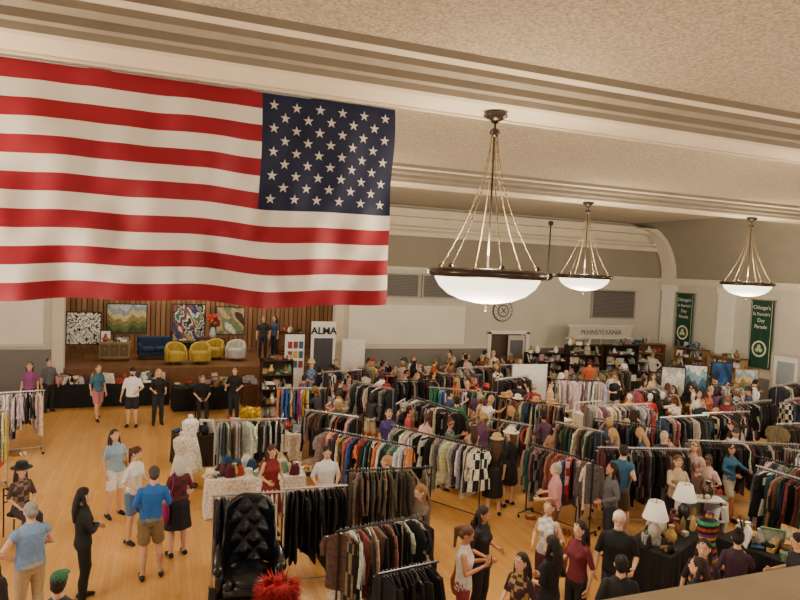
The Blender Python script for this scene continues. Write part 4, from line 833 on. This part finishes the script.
# ------------------------------------------------------------------ wingback tufted chair on plinth
def wingback(x,y,z,ang):
    mb=MB(); C=hexc('#15161a')
    NX,NZ=48,52; V=[];F=[]
    def bp(s,t):
        xx=(s-.5)*.72*(1-.12*t); zz=.42+.88*t-.1*(abs(s-.5)*2)**3*t; wing=.28*(abs(s-.5)*2)**4
        tuft=.03*abs(math.sin(math.pi*(s*2.5+t*3)))*abs(math.sin(math.pi*(s*2.5-t*3)))
        return (xx,.30+.12*t-wing-tuft*1.2,zz)
    for j in range(NZ+1):
        for i in range(NX+1): V.append(bp(i/NX,j/NZ))
    n=len(V)
    for v in list(V): V.append((v[0]*1.04,v[1]+.09,v[2]+.01))
    for j in range(NZ):
        for i in range(NX):
            a=j*(NX+1)+i; F.append((a,a+1,a+NX+2,a+NX+1)); F.append((n+a,n+a+NX+1,n+a+NX+2,n+a+1))
    for j in range(NZ):
        a=j*(NX+1); F.append((a,a+NX+1,n+a+NX+1,n+a)); a+=NX; F.append((a,n+a,n+a+NX+1,a+NX+1))
    for i in range(NX): a=NZ*(NX+1)+i; F.append((a,a+1,n+a+1,n+a))
    mb.add(V,F,C)
    for aa in range(-6,7):
        for bb in range(0,7):
            s=(aa+bb)/5; t=(bb-aa)/6
            if 0.03<s<.97 and 0<t<.98: p=bp(s,t); sphere(mb,(p[0],p[1]-.004,p[2]),.013,(.03,.03,.035),0,6,4)
    tube(mb,[(-.27,.3,.38),(-.27,-.28,.38)],.08,10,C,0,True)
    sphere(mb,(0,0,.38),(.36,.36,.11),C,0,20,8); box(mb,(-.33,-.33,.2),(.33,.33,.36),C)
    for s in (-1,1):
        tube(mb,[(s*.38,.32,.62),(s*.40,0,.64),(s*.40,-.3,.60)],[.06,.07,.075],12,C,0,True); box(mb,(s*.38-.05,-.3,.22),(s*.38+.05,.32,.6),C)
        for q in (-.28,.28): tube(mb,[(s*.3,q,.2),(s*.33,q*1.1,0)],[.035,.02],8,(.06,.03,.015))
    mb.obj('tufted_leather_armchair',[MGLO],(x,y,z),ang,smooth=True)
wingback(1.15,8.35,.42,-.1)
mb=MB(); box(mb,(-.5,-.42,.05),(.5,.42,.42),(.012,.012,.014)); box(mb,(-.52,-.44,.38),(.52,.44,.419),(.02,.02,.022)); box(mb,(-.45,-.36,0),(.45,.36,.05),(.01,.01,.01)); mb.obj('black_display_platform',[MMAT],(1.15,8.35,0),-.1)
def dress_form(x,y,ang,col,kind='dress',name='dress_form',h=1.5,stripes=None):
    mb=MB(); C=hexc(col)
    prof=[(.02,h),(.05,h-.02),(.05,h-.09),(.12,h-.12),(.18,h-.17),(.17,h-.3),(.125,h-.45),(.17,h-.62)]
    if kind=='dress': prof+=[(.2,h-.75),(.25,h-1.0),(.28,h-1.25)]
    prof=prof[::-1]; ncol=C
    if stripes:
        zz=np.linspace(prof[0][1],prof[-1][1],28); zs=[p[1] for p in prof]; rs=[p[0] for p in prof]; prof=[(float(np.interp(q,zs,rs)),float(q)) for q in zz]; ncol=[hexc(stripes[i%len(stripes)]) for i in range(28)]
    lathe(mb,prof,(0,0,0),20,ncol,0,1,.72)
    tube(mb,[(0,0,h-.6),(0,0,.06)],.015,8,(.2,.15,.1),1); lathe(mb,[(.2,0),(.2,.03),(.05,.06)],(0,0,0),16,(.1,.07,.05),1)
    if kind=='feather':
        for _ in range(3200):
            a=rnd.uniform(0,6.28); zz=rnd.uniform(h-.6,h-.06); r=.17; p=np.array([r*math.cos(a),r*.8*math.sin(a),zz]); d=np.array([math.cos(a),math.sin(a),rnd.uniform(-.8,.7)])*rnd.uniform(.06,.13)
            w=np.array([-math.sin(a),math.cos(a),rnd.uniform(-.6,.6)])*.008; mb.add([p-w,p+w,p+d],[(0,1,2)],tuple(q*rnd.uniform(.5,1.3) for q in C),0)
    mb.obj(name,[MFAB,MGLO],(x,y,0),ang)
dress_form(1.25,6.75,0,'#a8121e','feather','red_feather_coat',1.53)
dress_form(1.95,14.7,0,'#d8b020','feather','yellow_feather_top_on_form',1.6)
dress_form(7.75,7.0,0,'#202020','dress','striped_dress_on_form',1.55,['#a83a30','#1a1a1a','#3a8a5a','#1a1a1a','#c89830','#6a3a7a','#1a1a1a'])
dress_form(.6,14.2,0,'#ece8dc','dress','white_lace_dress_on_form',1.6); dress_form(.4,13.2,.5,'#d8d0c0','dress','cream_dress_on_form',1.5); dress_form(9.85,14.4,.5,'#e0c0c0','dress','pink_dress_on_form',1.5); dress_form(6.3,17.6,.5,'#8a2a2a','dress','red_dress_on_form',1.6)
def chair(x,y,ang,col='#2a1c14'):
    mb=MB(); C=hexc(col)
    sphere(mb,(0,0,.43),(.22,.21,.025),C,0,16,6)
    for sx in (-1,1):
        tube(mb,[(sx*.19,.18,.42),(sx*.2,.2,0)],.014,6,C); tube(mb,[(sx*.19,-.2,0),(sx*.19,-.2,.45),(sx*.18,-.24,.85)],.014,6,C)
    for zz in (.6,.72,.84): tube(mb,[(-.18,-.22,zz),(0,-.25,zz),(.18,-.22,zz)],.02,6,C,flat=.5)
    mb.obj('side_chair',[MGLO],(x,y,0),math.radians(ang)-math.pi/2)
chair(-2.25,12.3,-55); chair(1.2,20.6,-90)
# ------------------------------------------------------------------ light / world / camera
w=bpy.data.worlds.new('world'); SC.world=w; w.use_nodes=True
w.node_tree.nodes['Background'].inputs[0].default_value=(1,.96,.90,1); w.node_tree.nodes['Background'].inputs[1].default_value=.5
def area(name,loc,rot,sx,sy,e,c):
    l=bpy.data.lights.new(name,'AREA'); l.shape='RECTANGLE'; l.size=sx; l.size_y=sy; l.energy=e; l.color=c
    o=bpy.data.objects.new(name,l); o.location=loc; o.rotation_euler=rot; SC.collection.objects.link(o)
area('window_daylight',(LW-.5,10,3.2),(0,-math.pi/2,0),4,22,950,(1,.98,.95))
area('stage_light',(1.5,25.5,6.7),(0,0,0),6,2,300,(1,.85,.65))
cam=bpy.data.cameras.new('camera'); co=bpy.data.objects.new('camera',cam); SC.collection.objects.link(co)
A=math.radians(20.6);PT=math.radians(3.0);RO=math.radians(2.6)
co.matrix_world=Matrix.Translation((0,0,5))@Matrix.Rotation(-A,4,'Z')@Matrix.Rotation(math.pi/2-PT,4,'X')@Matrix.Rotation(RO,4,'Z')
cam.lens=36*628/800; cam.clip_start=.05; cam.clip_end=200
SC.camera=co
SC.collection.children.unlink(SC2)
print('done',time.time()-T0)
